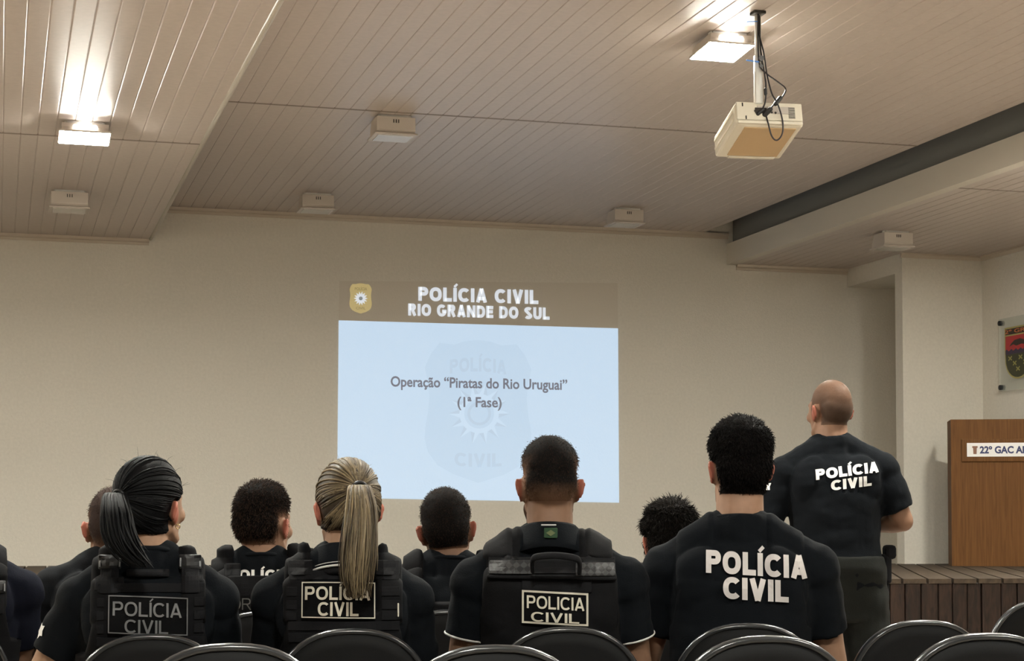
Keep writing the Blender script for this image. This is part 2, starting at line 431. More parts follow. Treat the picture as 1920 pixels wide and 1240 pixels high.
plank_ceiling('ceiling', XS, 6.07, ZM, 11.09)
plank_ceiling('ceiling_left', XLW, XS - .03, ZL, 11.09)
plank_ceiling('ceiling_right', XB + .09, XRW, ZR, 11.09)
struct('ceiling_step', MB().box((XS - .012, (D + YREAR) / 2, (ZM + ZL) / 2 + .03), (.02, D - YREAR, ZM - ZL + .05)), M['pvc'])
# rounded white edge profile along the step
b = MB(); b.tube([(XS - .018, YREAR + .01, ZL + .008), (XS - .018, D, ZL + .008)], (.022, .016), n=14, cap='flat', side=(1, 0, 0)); struct('trim_2', b, M['edge'], True)
# dark slot between the boards and the beam, then the beam
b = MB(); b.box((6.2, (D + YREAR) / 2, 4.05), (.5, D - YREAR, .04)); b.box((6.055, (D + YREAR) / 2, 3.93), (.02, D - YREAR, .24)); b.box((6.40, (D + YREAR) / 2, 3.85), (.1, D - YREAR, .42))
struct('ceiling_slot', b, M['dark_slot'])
struct('ceiling_beam', MB().box((XB + .045, (D + YREAR) / 2, (ZR + ZU) / 2 - .002), (.09, D - YREAR, ZU - ZR + .004)), M['beam'])
# mouldings where boards meet the back wall
def moulding(name, x0, x1, z):
    b = MB(); poly = [(D, z), (D, z - .05), (D - .012, z - .05), (D - .014, z - .03), (D - .03, z - .022), (D - .034, z)]
    b.prism(poly, x0, x1, 'yz'); struct(name, b, M['pvc_trim'])
moulding('trim_3', XLW, XS - .03, ZL); moulding('trim_4', XS, 6.3, ZM); moulding('trim_5', XB + .09, XCOL, ZR)
b = MB(); b.prism([(YCOL, ZR), (YCOL, ZR - .04), (YCOL - .012, ZR - .04), (YCOL - .03, ZR - .015), (YCOL - .03, ZR)], XCOL - .02, XRW, 'yz'); struct('trim_6', b, M['pvc_trim'])
b = MB(); b.prism([(XRW, ZR), (XRW, ZR - .04), (XRW - .012, ZR - .04), (XRW - .03, ZR - .015), (XRW - .03, ZR)], YREAR, YCOL, 'xz'); struct('trim_7', b, M['pvc_trim'])
# joint strips across the boards, coloured dark for the seam's shadow gap
M['joint'] = mat('joint_gap_shade', (0.26, 0.21, 0.17), 0.7)
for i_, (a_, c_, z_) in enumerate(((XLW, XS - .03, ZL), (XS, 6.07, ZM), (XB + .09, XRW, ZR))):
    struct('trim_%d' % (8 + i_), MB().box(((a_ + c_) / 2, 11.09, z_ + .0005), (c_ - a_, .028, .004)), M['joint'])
# closing slab over everything
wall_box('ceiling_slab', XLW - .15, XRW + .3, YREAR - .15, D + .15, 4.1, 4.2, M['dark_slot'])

# ------------------------------------------------------------------ stage
YF0, YF1 = 10.95, 10.22          # front edge: left end, right end
XST0, XST1 = -2.0, XRW - .01
def front_y(x):
    t = (x - .23) / (6.36 - .23); return YF0 + (YF1 - YF0) * t
st = empty('stage', (3.5, 12.8, 0), 0, 'low brown wooden stage platform running along the back wall', 'stage')
def wl(p, o): return Vector(p) - o.location
b = MB()
x = XST0
while x < XST1 - .02:
    w = random.uniform(.095, .15); e = min(x + w, XST1); mid = (x + e) / 2
    dy = random.uniform(0, .012)
    ang = math.atan2(YF1 - YF0, 6.13)
    b.bevbox(wl((mid, front_y(mid) + .02 + dy, ZST / 2 - .012), st), (e - x - .006, .03, ZST - .03), .006, Matrix.Rotation(ang, 3, 'Z'), 1)
    x = e
b.build('front_boards', M['stage_front'], st)
b = MB(); n0 = len(b.v)
pl = [(XST0, front_y(XST0) + .06), (XST1, front_y(XST1) + .06), (XST1, D - .16), (XST0, D - .16)]
pl = [(XST0, front_y(XST0) + .06), (XST1, front_y(XST1) + .06), (XST1, YCOL - .01), (XCOL - .01, YCOL - .01), (XCOL - .01, D - .01), (XST0, D - .01)]
b.prism([(p[0] - st.location.x, p[1] - st.location.y) for p in pl], .0, ZST - .03, 'xy'); b.build('stage_core', M['stage_gap'], st)
def clip(poly, f):
    out = []
    for i in range(len(poly)):
        a, c = poly[i], poly[(i + 1) % len(poly)]; fa, fc = f(a), f(c)
        if fa >= 0: out.append(a)
        if fa * fc < 0:
            t = fa / (fa - fc); out.append((a[0] + (c[0] - a[0]) * t, a[1] + (c[1] - a[1]) * t))
    return out
b = MB()
def top_boards(x_lo, x_hi, dx, dy):
    """boards laid along (dx, dy), clipped to the platform between x_lo and x_hi"""
    L = math.hypot(dx, dy); dx, dy = dx / L, dy / L; nx, ny = -dy, dx; wdt = .16
    for k in range(-90, 90):
        o0 = k * wdt; cx, cy = 3.5 + nx * o0, 12.8 + ny * o0
        q = [(cx + dx * t + nx * s_, cy + dy * t + ny * s_) for t, s_ in ((-12, .008), (12, .008), (12, wdt - .008), (-12, wdt - .008))]
        for f in (lambda p: p[0] - x_lo, lambda p: x_hi - p[0], lambda p: p[1] - front_y(p[0]), lambda p: (D - .01 if x_hi < XCOL else YCOL - .01) - p[1]):
            q = clip(q, f) if len(q) > 2 else []
        if len(q) > 2: b.prism([(p[0] - st.location.x, p[1] - st.location.y) for p in q], ZST - .03, ZST, 'xy')
top_boards(XST0, 3.2, .1, 2.36)
top_boards(3.2, XCOL - .02, 1.3, 2.755); top_boards(XCOL - .02, XST1, 1.3, 2.755)
b.build('top_boards', M['stage_top'], st)

# ------------------------------------------------------------------ projected slide on the back wall
SL = dict(x0=2.752, x1=5.252, zt=3.215, zh=2.848, zb=1.335)
sl = empty('projected_slide', ((SL['x0'] + SL['x1']) / 2, D - .001, SL['zb']), 0, 'projected presentation slide lighting up the middle of the back wall', 'projected slide')
def slide_mat(name, base, em): return mat(name, base, 0.9, spec=0.1, emit=em, estr=1.0, bump=0.4, bscale=70, bdist=0.003)
M['s_body'] = slide_mat('slide_light', (.22, .21, .19), (.48, .63, .79))
M['s_head'] = slide_mat('slide_header', (.63, .58, .50), (.006, .004, .003))
M['s_white'] = slide_mat('slide_white', (.5, .47, .42), (.52, .58, .66))
M['s_text'] = slide_mat('slide_grey_text', (.2, .19, .18), (.10, .115, .165))
M['s_mark'] = slide_mat('slide_watermark', (.22, .21, .19), (.445, .595, .755))
M['s_mark2'] = slide_mat('slide_watermark_dark', (.22, .21, .19), (.41, .545, .695))
M['s_mark3'] = slide_mat('slide_watermark_light', (.22, .21, .19), (.50, .65, .81))
M['s_gold'] = slide_mat('slide_gold', (.55, .50, .38), (.26, .20, .06))
M['s_gold2'] = slide_mat('slide_gold_dark', (.45, .38, .26), (.10, .08, .02))
def spt(u, v):
    p = at_y(u, v, D); return (p.x - sl.location.x, p.z - sl.location.z)
def quad_panel(name, pts, m, off, th=.002):
    mb = MB(); mb.prism(pts, -off, -off - th); return mb.build(name, m, sl)
# straight slide edges
def sx(f, z):  # slight keystone
    return None
quad_panel('header_band', [spt(636, 527), spt(1158, 531), spt(1158.5, 616), spt(635, 601)], M['s_head'], .001)
quad_panel('body_panel', [spt(635, 601), spt(1158.5, 616), spt(1160.5, 943), spt(632, 934)], M['s_body'], .001, .003)
def slide_text(name, body, u0, u1, vtop, vbot, slope, m, bold=0.0, ref=CAPS, off=.007, arc=0.0, heavy=0.0):
    v2, f = caps_flat(body, 0, 1, 0, 1, heavy) if heavy else text_flat(body, 0, 1, 0, 1, bold, ref=ref)
    vs = []
    for a, h in v2:
        u = u0 + (u1 - u0) * a; vv = vbot + (vtop - vbot) * h + slope * (u - (u0 + u1) / 2) + arc * (2 * a - 1) ** 2
        p = spt(u, vv); vs.append(Vector((p[0], -off, p[1])))
    mb = MB(); mb.add(vs, f); me = mb.mesh(name, fix=False)
    return link(name, me, m, sl)
slide_text('title_text', 'POLÍCIA CIVIL', 784, 1009, 541.5, 567.5, .028, M['s_white'], heavy=.25)
slide_text('title_text', 'RIO GRANDE DO SUL', 765, 1030, 573.5, 596, .030, M['s_white'], heavy=.26)
slide_text('subtitle_text', 'Operação “Piratas do Rio Uruguai”', 732, 1063, 709.5, 728, .020, M['s_text'], .022, off=.010)
slide_text('subtitle_text', '(1ª Fase)', 857, 940, 745.5, 763.5, .012, M['s_text'], .022, off=.010)
def shield(cx, cy, w, h, n=14):
    """badge outline: eared top, waisted sides, pointed foot (pixel frame, y down)"""
    half = [(0, -.50), (.12, -.49), (.22, -.465), (.36, -.475), (.44, -.40), (.50, -.30), (.475, -.22), (.455, -.10), (.47, .02), (.495, .12), (.50, .20), (.47, .29), (.38, .38), (.24, .44), (.10, .475), (0, .50)]
    pts = half + [(-a, b_) for a, b_ in reversed(half[1:-1])]
    return [(cx + a * w, cy + b_ * h) for a, b_ in pts]
def badge(name, cx, cy, w, h, m, off, slope=.02):
    pts = [spt(u, v + slope * (u - cx)) for u, v in shield(cx, cy, w, h)]
    mb = MB(); mb.prism(pts, -off, -off - .0015); return mb.build(name, m, sl)
def starburst(name, cx, cy, r0, r1, n, m, off, half=None):
    mb = MB()
    for k in range(n):
        a = 2 * pi * k / n; da = pi / n
        c = spt(cx + r1 * cos(a), cy + r1 * sin(a)); l = spt(cx + r0 * cos(a - da), cy + r0 * sin(a - da)); r = spt(cx + r0 * cos(a + da), cy + r0 * sin(a + da))
        o = spt(cx + r0 * cos(a), cy + r0 * sin(a))
        tri = [l, c, r] if half is None else ([l, c, o] if half == 0 else [o, c, r])
        mb.add([Vector((p[0], -off, p[1])) for p in tri], [(0, 1, 2)])
    return link(name, mb.mesh(name, fix=False), m, sl)
def disc(name, cx, cy, r, m, off, r_in=0.0, n=40):
    mb = MB(); vs = []; fs = []
    for k in range(n):
        a = 2 * pi * k / n
        for rr in (r_in, r):
            p = spt(cx + rr * cos(a), cy + rr * sin(a)); vs.append(Vector((p[0], -off, p[1])))
    for k in range(n):
        j = (k + 1) % n; fs.append((2 * k, 2 * k + 1, 2 * j + 1, 2 * j))
    mb.add(vs, fs); return link(name, mb.mesh(name, fix=False), m, sl)
badge('badge_emblem', 676, 560, 42, 57, M['s_gold'], .004)
starburst('badge_star', 676, 560, 8, 13.5, 14, M['s_white'], .0065); disc('badge_star', 676, 560, 8, M['s_white'], .0066)
disc('badge_center', 676, 560, 3.6, slide_mat('slide_crest', (.3, .3, .3), (.12, .14, .14)), .0075)
slide_text('badge_text', 'POLÍCIA', 665, 688, 539.5, 544.5, .02, M['s_gold2'], .02, off=.0065)
slide_text('badge_text', 'CIVIL', 667, 685, 576, 580.5, .02, M['s_gold2'], .02, off=.0065)
badge('watermark_shield', 896, 772, 200, 268, M['s_mark'], .0045)
slide_text('watermark_text', 'POLÍCIA', 843, 949, 671, 697, .02, M['s_mark2'], off=.007, arc=5, heavy=.22)
slide_text('watermark_text', 'CIVIL', 852, 940, 851, 876, .015, M['s_mark2'], off=.007, arc=-2, heavy=.22)
starburst('watermark_star', 898, 776, 36, 58, 14, M['s_mark3'], .0068, 0); starburst('watermark_star', 898, 776, 36, 58, 14, M['s_mark2'], .0068, 1)
disc('watermark_ring', 898, 776, 37, M['s_mark3'], .0072, 28); disc('watermark_ring', 898, 776, 22, M['s_mark2'], .0072, 17)

# ------------------------------------------------------------------ ceiling fixtures
def fixture(loc, label, lit, z, w=.25, h=.12, d=.22, tilt=0.0, group=None):
    """box flood light hung close under the boards; local y away from the seats"""
    o = empty('ceiling_flood_light', (loc[0], loc[1], z), 0, label, 'ceiling light', group)
    b = MB(); b.box((0, .05, -.012), (w * .8, .05, .024)); b.box((-w * .42, .05, -.03), (.006, .04, .06)); b.box((w * .42, .05, -.03), (.006, .04, .06)); b.build('bracket', M['white_metal'], o)
    Rm = Matrix.Rotation(-tilt, 3, 'X')
    b = MB()
    prof = [(0, -.018), (0, -h + .02), (.012, -h), (d, -h), (d, -h + .03), (d * .8, -.018)]
    b.prism(prof, -w / 2, w / 2, 'yz'); b.xform(Matrix.Translation((0, 0, 0)) @ Rm.to_4x4()); b.build('housing', M['white_plastic'], o)
    b = MB(); b.bevbox((0, d / 2 + .005, -h - .006), (w * 1.12, d + .03, .012), .004); b.xform(Rm.to_4x4()); b.build('lens_frame', M['white_plastic'], o)
    b = MB(); b.bevbox((0, d / 2 + .005, -h - .0135), (w * (1.06 if lit else .9), d * (1.06 if lit else .9), .004), .001); b.xform(Rm.to_4x4()); b.build('lens', M['led'] if lit else M['lens_off'], o)
    b = MB()
    if lit:
        for sx_ in (-.055, .055):
            b.tube([(sx_, .001, -.04), (sx_, -.003, -.04)], .013, 16, 'flat')
        b.box((0, -.002, -.035), (.07, .004, .04))
        b.xform(Rm.to_4x4()); b.build('light_gap', M['led_leak'], o)
    else:
        for sx_ in (-.016, 0, .016): b.box((sx_, -.001, -.045), (.006, .004, .022))
        b.xform(Rm.to_4x4()); b.build('vent_slots', M['hole'], o)
    return o
fixture(at_z(160, 226, ZL), 'lit white flood light on the lower left ceiling, left of the step', True, ZL, .265, .06, .21, R(6))
fixture(at_z(1371, 58, ZM), 'lit white flood light on the middle ceiling beside the projector pole', True, ZM, .235, .06, .26, R(4))
UNLIT = [((743, 214), ZM, 'unlit white box light on the middle ceiling at the cross seam', 0.25),
         ((597, 361), ZM, 'unlit white box light by the back wall, above the slide\'s left edge', 0.25),
         ((1180, 389), ZM, 'unlit white box light near the back wall above the slide\'s right edge', 0.25),
         ((131, 355), ZL, 'unlit white box light on the lower left ceiling, behind the lit flood light', 0.25),
         ((1685, 432), ZR, 'unlit white box light on the right ceiling beyond the long beam', 0.25)]
for (u, v), z, lab, w in UNLIT:
    fixture(at_z(u, v, z), lab, False, z, w, .12, .22, 0, 'unlit ceiling box lights')
# unseen lit fixtures assumed overhead, two on the right added to brighten the column
for i, (x, y, z) in enumerate([(-2.6, 10.0, ZL), (-2.6, 6.4, ZL), (.42, 6.4, ZL), (3.6, 5.6, ZM), (6.9, 10.3, ZR), (5.2, 6.4, ZM), (.42, 1.5, ZL), (3.6, 1.5, ZM)]):
    fixture((x, y, z), 'unseen lit flood light added above and behind the seats to light the hall', True, z, .25, .08, .22, 0, 'unseen lit flood lights added over the seats')

# ------------------------------------------------------------------ projector
PP = at_z(1421, 22, ZM)
pm = empty('ceiling_projector', (PP.x, PP.y, ZM), 0, 'cream projector hanging upside down from a white ceiling pole', 'projector')
zt_ = 3.275 - ZM
b = MB(); b.bevbox((0, 0, -.008), (.065, .065, .016), .004); b.build('ceiling_plate', M['hole'], pm)
b = MB(); b.tube([(0, 0, -.01), (0, 0, -.25)], .016, 16, 'flat'); b.bevbox((0, 0, -.35), (.042, .03, .25), .006); b.build('mount_pole', M['white_metal'], pm, True)
b = MB(); b.tube([(.006, -.03, -.245), (.006, .0, -.245)], .014, 14, 'flat'); b.tube([(.006, -.028, -.285), (.006, 0, -.285)], .009, 12, 'flat'); b.build('pivot_bolt', M['buckle_edge'], pm)
tl = Matrix.Translation((.055, 0, zt_)) @ Matrix.Rotation(R(-7.5), 4, 'Z') @ Matrix.Rotation(R(-12), 4, 'X')
b = MB(); b.bevbox((0, .21, -.064), (.355, .42, .118), .014, seg=3)
for k in range(2): b.bevbox((-.179, .22, -.04 - .045 * k), (.008, .36, .014), .003)
b.xform(tl); b.build('projector_body', M['cream'], pm)
b = MB(); b.bevbox((.012, .205, -.1245), (.27, .35, .006), .002); b.xform(tl); b.build('bottom_panel', M['underside_reflection'], pm)
b = MB(); b.bevbox((.01, .395, -.129), (.25, .02, .008), .002); b.xform(tl); b.build('front_lip', M['cream'], pm)
b = MB(); b.bevbox((-.0, -.004, -.052), (.345, .012, .098), .006); b.bevbox((.0, -.008, -.113), (.34, .014, .016), .004); b.xform(tl); b.build('rear_panel', M['cream'], pm)
b = MB()
for k in range(9): b.bevbox((.115, -.012, -.03 - .007 * k), (.035, .004, .0025), .001)
b.xform(tl); b.build('vent_grille', M['hole'], pm)
for x_, z_ in ((-.14, -.02), (-.125, -.09)): b = MB(); b.box((x_, -.012, z_), (.006, .004, .018)); b.xform(tl); b.build('latch_slot', M['hole'], pm)
for x_, z_ in ((-.075, -.052), (.01, -.058), (.03, -.06), (-.06, -.07)): b = MB(); b.tube([(x_, -.008, z_), (x_, -.014, z_)], .006, 10, 'flat'); b.xform(tl); b.build('port_socket', M['hole'], pm)
b = MB(); b.box((-.045, -.012, -.05), (.06, .004, .03)); b.xform(tl); b.build('video_socket', M['hole'], pm)
b = MB(); b.bevbox((.02, -.011, -.045), (.17, .004, .04), .008); b.xform(tl); b.build('port_plate', M['white_plastic'], pm)
b = MB(); b.tube([(.09, .425, -.06), (.09, .44, -.06)], .035, 24, 'flat'); b.xform(tl); b.build('projector_lens', M['black'], pm)
def bez(pts, n=10):
    """smooth curve through points"""
    P_ = [Vector(p) for p in pts]; out = []
    for i in range(len(P_) - 1):
        p0, p1, p2, p3 = P_[max(i - 1, 0)], P_[i], P_[i + 1], P_[min(i + 2, len(P_) - 1)]
        for k in range(n):
            t = k / n; out.append(.5 * ((2 * p1) + (p2 - p0) * t + (2 * p0 - 5 * p1 + 4 * p2 - p3) * t * t + (-p0 + 3 * p1 - 3 * p2 + p3) * t ** 3))
    out.append(P_[-1]); return out
def pxl(u, v, dy=0.0):
    p = at_y(u, v, PP.y - dy); return p - pm.location
def cable(name, pts, r=.0042):
    b = MB(); b.tube(bez(pts), r, 8, 'round'); return b.build(name, M['cable'], pm, True)
cable('power_cable', [pxl(1421, 24, .02), pxl(1423, 60, .022), pxl(1432, 100, .024), pxl(1438, 140, .03), pxl(1447, 175, .05), pxl(1458, 195, .06), pxl(1467, 225, .05), pxl(1467, 250, .05), pxl(1457, 263, .05), pxl(1447, 255, .05), pxl(1440, 230, .04), pxl(1436, 215, .02)])
cable('video_cable', [pxl(1422, 24, .02), pxl(1421, 70, .02), pxl(1424, 120, .022), pxl(1437, 138, .03), pxl(1460, 155, .04), pxl(1473, 167, .045), pxl(1468, 180, .05), pxl(1455, 192, .05), pxl(1443, 205, .04), pxl(1436, 212, .02)])
cable('signal_cable', [pxl(1424, 30, .02), pxl(1426, 90, .02), pxl(1432, 130, .022), pxl(1436, 160, .03), pxl(1435, 190, .03), pxl(1428, 208, .02)])
b = MB(); b.tube([pxl(1463, 184, .05), pxl(1454, 195, .05)], .012, 10); b.tube([pxl(1444, 205, .035), pxl(1434, 215, .02)], .014, 10); b.tube([pxl(1430, 206, .02), pxl(1421, 214, .015)], .010, 10); b.tube([pxl(1435, 168, .03), pxl(1435.5, 176, .03)], .009, 10); b.build('cable_plugs', M['black'], pm, True)
b = MB(); b.tube([pxl(1422, 116, .025), pxl(1400, 113, .04)], .004, 8); b.tube([pxl(1420, 40, .025), pxl(1401, 41, .04)], .0025, 8); b.build('cable_ties', M['blue_tie'], pm, True)

# ------------------------------------------------------------------ lectern on the stage
YL = 13.2
lp0 = at_y(1782.5, 787, YL)
lec = empty('lectern', (lp0.x, YL, ZST), R(-25), 'brown wooden lectern with a white name sign at the right edge of the stage', 'lectern')
LH = lp0.z - ZST; LW = .715
b = MB(); b.box((LW / 2, .012, LH / 2), (LW, .024, LH)); b.build('front_panel', M['lectern'], lec)
b = MB(); b.box((.012, .19, LH / 2), (.024, .33, LH)); b.build('side_panel', M['lectern'], lec)
b = MB(); b.box((LW - .012, .19, LH / 2), (.024, .33, LH)); b.build('side_panel', M['lectern'], lec)
b = MB(); b.box((LW / 2, .2, LH - .08), (LW - .05, .34, .02), Matrix.Rotation(R(-12), 3, 'X')); b.build('book_board', M['lectern'], lec)
zc_ = at_y(1850, 845, YL).z - ZST
px = lambda u: (at_y(u, 845, YL).x - lp0.x) * .86
b = MB(); b.bevbox(((px(1803) + .71) / 2, -.007, zc_ - .005), (.71 - px(1803), .014, .185), .005); b.build('sign_board', M['lectern'], lec)
b = MB(); b.box(((px(1813) + .705) / 2, -.0155, zc_), (.705 - px(1813), .003, .112)); sg = b.build('name_sign', M['sign_white'], lec)
def flat_text(name, body, x0, x1, z0, z1, y, m, par, bold=.0, ref=CAPS):
    v2, f = text_flat(body, x0, x1, z0, z1, bold, ref=ref); mb = MB(); mb.add([Vector((a, y, c)) for a, c in v2], f)
    return link(name, mb.mesh(name, fix=False), m, par)
flat_text('sign_text', '22º GAC AP', px(1837), px(1837) + .375, zc_ - .028, zc_ + .026, -.0185, M['sign_blue'], sg, .04)
b = MB(); b.prism([(px(1823), zc_ + .03), (px(1833), zc_ + .03), (px(1833), zc_ + .015), (px(1831.5), zc_ + .015), (px(1831), zc_ - .035), (px(1825), zc_ - .035), (px(1824.5), zc_ + .015), (px(1823), zc_ + .015)], -.0175, -.0185); b.build('sign_emblem', M['sign_brown'], sg)

# ------------------------------------------------------------------ crest plaque on the right wall
PW = .64
pq = empty('crest_plaque', (XRW, 13.60, 2.29), 0, 'glass wall plaque with a red and green shield crest above the lectern', 'plaque')
M['glass'] = bpy.data.materials.new('plaque_glass'); M['glass'].use_nodes = True
_b = M['glass'].node_tree.nodes['Principled BSDF']; _b.inputs['Base Color'].default_value = (.86, .95, .9, 1); _b.inputs['Roughness'].default_value = .06; _b.inputs['Transmission Weight'].default_value = .9; _b.inputs['Alpha'].default_value = .45
xg = -.035                                   # plate stands off the wall
b = MB(); b.bevbox((xg, -PW / 2 + .02, .275), (.008, PW, .62), .002); b.build('glass_plate', M['glass'], pq)
for yy in (0, -PW + .04):
    for zz in (0, .55):
        b = MB(); b.tube([(-.001, yy, zz), (xg - .012, yy, zz)], .022, 18, 'flat'); b.build('standoff', M['buckle'], pq, True)
M['c_edge'] = mat('crest_edge', srgb(160, 150, 90), .5); M['c_red'] = mat('crest_red', srgb(170, 40, 44), .5)
M['c_dark'] = mat('crest_black', srgb(42, 24, 16), .5); M['c_blue'] = mat('crest_blue', srgb(50, 36, 66), .5); M['c_green'] = mat('crest_green', srgb(52, 54, 28), .5)
M['c_yel'] = mat('crest_yellow', srgb(150, 145, 78), .5); M['c_or'] = mat('crest_orange', srgb(190, 110, 60), .5)
SY, SW = -.285, .205                          # shield centre and half width along the wall
def crest_poly(g):
    w = SW - g; pts = [(-w, .50 - g), (w, .50 - g), (w, .28)]
    for k in range(1, 12):
        a = pi * k / 12; pts.append((w * cos(a), .26 - (.205 - g) * sin(a) ** .8))
    pts.append((-w, .28)); return pts
def crest(name, poly, m, lay):
    x_ = xg - .005 - .001 * lay
    b = MB(); b.prism([(SY - a, c) for a, c in poly], x_, x_ - .001, 'yz'); return b.build(name, m, pq)
def band(g, z0, z1):
    return clip(clip(crest_poly(g), lambda p: p[1] - z0), lambda p: z1 - p[1])
crest('shield_border', crest_poly(0), M['c_edge'], 0)
crest('shield_base', band(.014, 0, .30), M['c_green'], 1); crest('shield_hills', [(-SW + .014, .27)] + [(-SW + .014 + (2 * SW - .028) * k / 16, .305 + .012 * sin(k * 2.1)) for k in range(17)] + [(SW - .014, .27)], M['c_blue'], 2)
crest('shield_field', band(.014, .30, .425), M['c_red'], 1); crest('shield_title', band(.014, .437, .5), M['c_dark'], 1)
v2, f = text_flat('2º GRU', -.2, .2, .447, .478, .02, ref=CAPS)
b = MB(); b.add([Vector((xg - .008, SY - a, c)) for a, c in v2], f); link('crest_text', b.mesh('t', fix=False), M['c_or'], pq)
crest('shield_charge', [(-.13, .335), (-.10, .36), (-.05, .385), (.04, .392), (.12, .37), (.15, .33), (.06, .345), (-.02, .335), (-.07, .35)], M['c_dark'], 2)
for cy_, cz_ in ((-.12, .235), (-.05, .19), (.04, .235), (.11, .19), (0, .14)):
    b = MB()
    for q in (-1, 1): b.box((xg - .008, SY - cy_, cz_), (.001, .06, .011), Matrix.Rotation(R(32 * q), 3, 'X'))
    b.build('crest_charge', M['c_yel'], pq)

# ------------------------------------------------------------------ chairs
def outline(a, b_, n=56, e=2.5, zlow=.26):
    pts = []
    for k in range(n):
        t = 2 * pi * k / n; c, d = cos(t), sin(t); x = math.copysign(abs(c) ** (2 / e), c) * a; z = math.copysign(abs(d) ** (2 / e), d) * (b_ if d > 0 else zlow)
        pts.append((x, z))
    return pts
def back_point(x, z, off):
    """curved backrest: hollow towards the sitter, leaning back; local z from the oval's centre"""
    return Vector((x, -.02 + off - (z + .02) * .07 - .35 * x * x * -1, z))
def chair_meshes():
    P_ = {}
    ol = outline(.206, .28)
    n = len(ol)
    def slab(sc0, y0, y1, dome):
        mb = MB(); rings = [0.02, .35, .65, .88, 1.0]
        def sheet(yb, sgn):
            vs = []
            for r in rings:
                for x, z in ol: vs.append(back_point(x * r * sc0, z * r * sc0, yb + sgn * dome * (1 - r ** 4)))
            fs = []
            for i in range(len(rings) - 1):
                for j in range(n): j2 = (j + 1) % n; fs.append((i * n + j, i * n + j2, (i + 1) * n + j2, (i + 1) * n + j))
            fs.append(tuple(range(n)))
            return vs, fs
        v1, f1 = sheet(y0, -1); v2_, f2 = sheet(y1, 1); m_ = len(v1)
        e = (len(rings) - 1) * n
        side = [(e + j, e + (j + 1) % n, m_ + e + (j + 1) % n, m_ + e + j) for j in range(n)]
        mb.add(v1 + v2_, f1 + [tuple(i + m_ for i in f) for f in f2] + side); return mb
    zc = .60
    sh = slab(.985, -.014, .012, .004); sh.xform(Matrix.Translation((0, 0, zc))); P_['backrest'] = (sh.mesh('backrest'), 'shell', True)
    rim = MB(); pts = [back_point(x, z, -.002) for x, z in ol]
    m_ = len(pts); k = 10; vs = []; fs = []
    for i in range(m_):
        t = (pts[(i + 1) % m_] - pts[i - 1]).normalized(); a = Vector((0, 1, 0)); a = (a - t * a.dot(t)).normalized(); c_ = t.cross(a)
        for j in range(k): vs.append(pts[i] + a * cos(2 * pi * j / k) * .017 + c_ * sin(2 * pi * j / k) * .0085 + Vector((0, 0, zc)))
    for i in range(m_):
        for j in range(k): fs.append((i * k + j, i * k + (j + 1) % k, ((i + 1) % m_) * k + (j + 1) % k, ((i + 1) % m_) * k + j))
    rim.add(vs, fs); P_['edge_trim'] = (rim.mesh('edge_trim'), 'rim', True)
    cu = MB(); q = outline(.198, .21, 48, 3.0, .21)
    def sr(s_, z): return [Vector((x * s_, .25 + y * s_, z)) for x, y in q]
    rs = [sr(.9, .395), sr(1, .405), sr(1, .43), sr(.93, .443), sr(.5, .447)]; vs = [p for r in rs for p in r]; fs = []
    for i in range(4):
        for j in range(48): fs.append((i * 48 + j, i * 48 + (j + 1) % 48, (i + 1) * 48 + (j + 1) % 48, (i + 1) * 48 + j))
    fs += [tuple(range(47, -1, -1)), tuple(range(192, 240))]; cu.add(vs, fs); P_['seat'] = (cu.mesh('seat'), 'shell', True)
    for s_ in (-1, 1):
        l = MB(); l.tube(bez([(s_ * .175, .42, .385), (s_ * .185, .44, .2), (s_ * .195, .47, .005)], 4), .012, 12, 'flat'); P_['leg', s_, 0] = (l.mesh('leg'), 'tube', True)
        l = MB(); l.tube(bez([(s_ * .175, .09, .385), (s_ * .185, .05, .2), (s_ * .195, .01, .005)], 4), .012, 12, 'flat'); P_['leg', s_, 1] = (l.mesh('leg'), 'tube', True)
    fr = MB(); fr.tube(bez([(-.175, .42, .388), (-.175, .09, .388), (.175, .09, .388), (.175, .42, .388), (-.175, .42, .388)], 6), .010, 10, 'flat')
    for s_ in (-1, 1): fr.tube(bez([(s_ * .08, .2, .388), (s_ * .08, .03, .388), (s_ * .08, -.035, .44), (s_ * .08, -.045, .62)], 8), .009, 10)
    P_['frame'] = (fr.mesh('frame'), 'tube', True)
    return P_
CHM = chair_meshes()
def chair(x, y, rz, label, group='black chairs in rows facing the stage', sc=1.0):
    o = empty('auditorium_chair', (x, y, 0), rz, label, 'chair', group)
    o.scale = (sc, sc, sc)
    for k, (me, mk, sm) in CHM.items():
        link(k if isinstance(k, str) else k[0], me, M[mk], o, sm)
    return o

# ------------------------------------------------------------------ people
def seg_dist(P_, a, b_):
    a = np.array(a); b_ = np.array(b_); ab = b_ - a; t = np.clip(((P_ - a) @ ab) / (ab @ ab), 0, 1)
    return np.linalg.norm(P_ - (a + t[:, None] * ab), axis=1)
def sstep(x, a, b_):
    t = np.clip((x - a) / (b_ - a), 0, 1); return t * t * (3 - 2 * t)
def vnoise(P_, sc, seed=0.0):
    return np.array([noise.noise(Vector((p[0] * sc[0] + seed, p[1] * sc[1] + seed * .7, p[2] * sc[2] - seed))) for p in P_])
def apply(Mx, P_):
    A_ = np.array(Mx); return P_ @ A_[:3, :3].T + A_[:3, 3]

class Person: pass
TONES = {}
def hair_material(key, skin, col, rough=.5, nmix=.3, nscale=170, bump=.6, bscale=420):
    if key not in TONES: TONES[key] = tone_mat(key, skin, col, rough, bump=bump, bscale=bscale, nmix=nmix, nscale=nscale)
    return TONES[key]

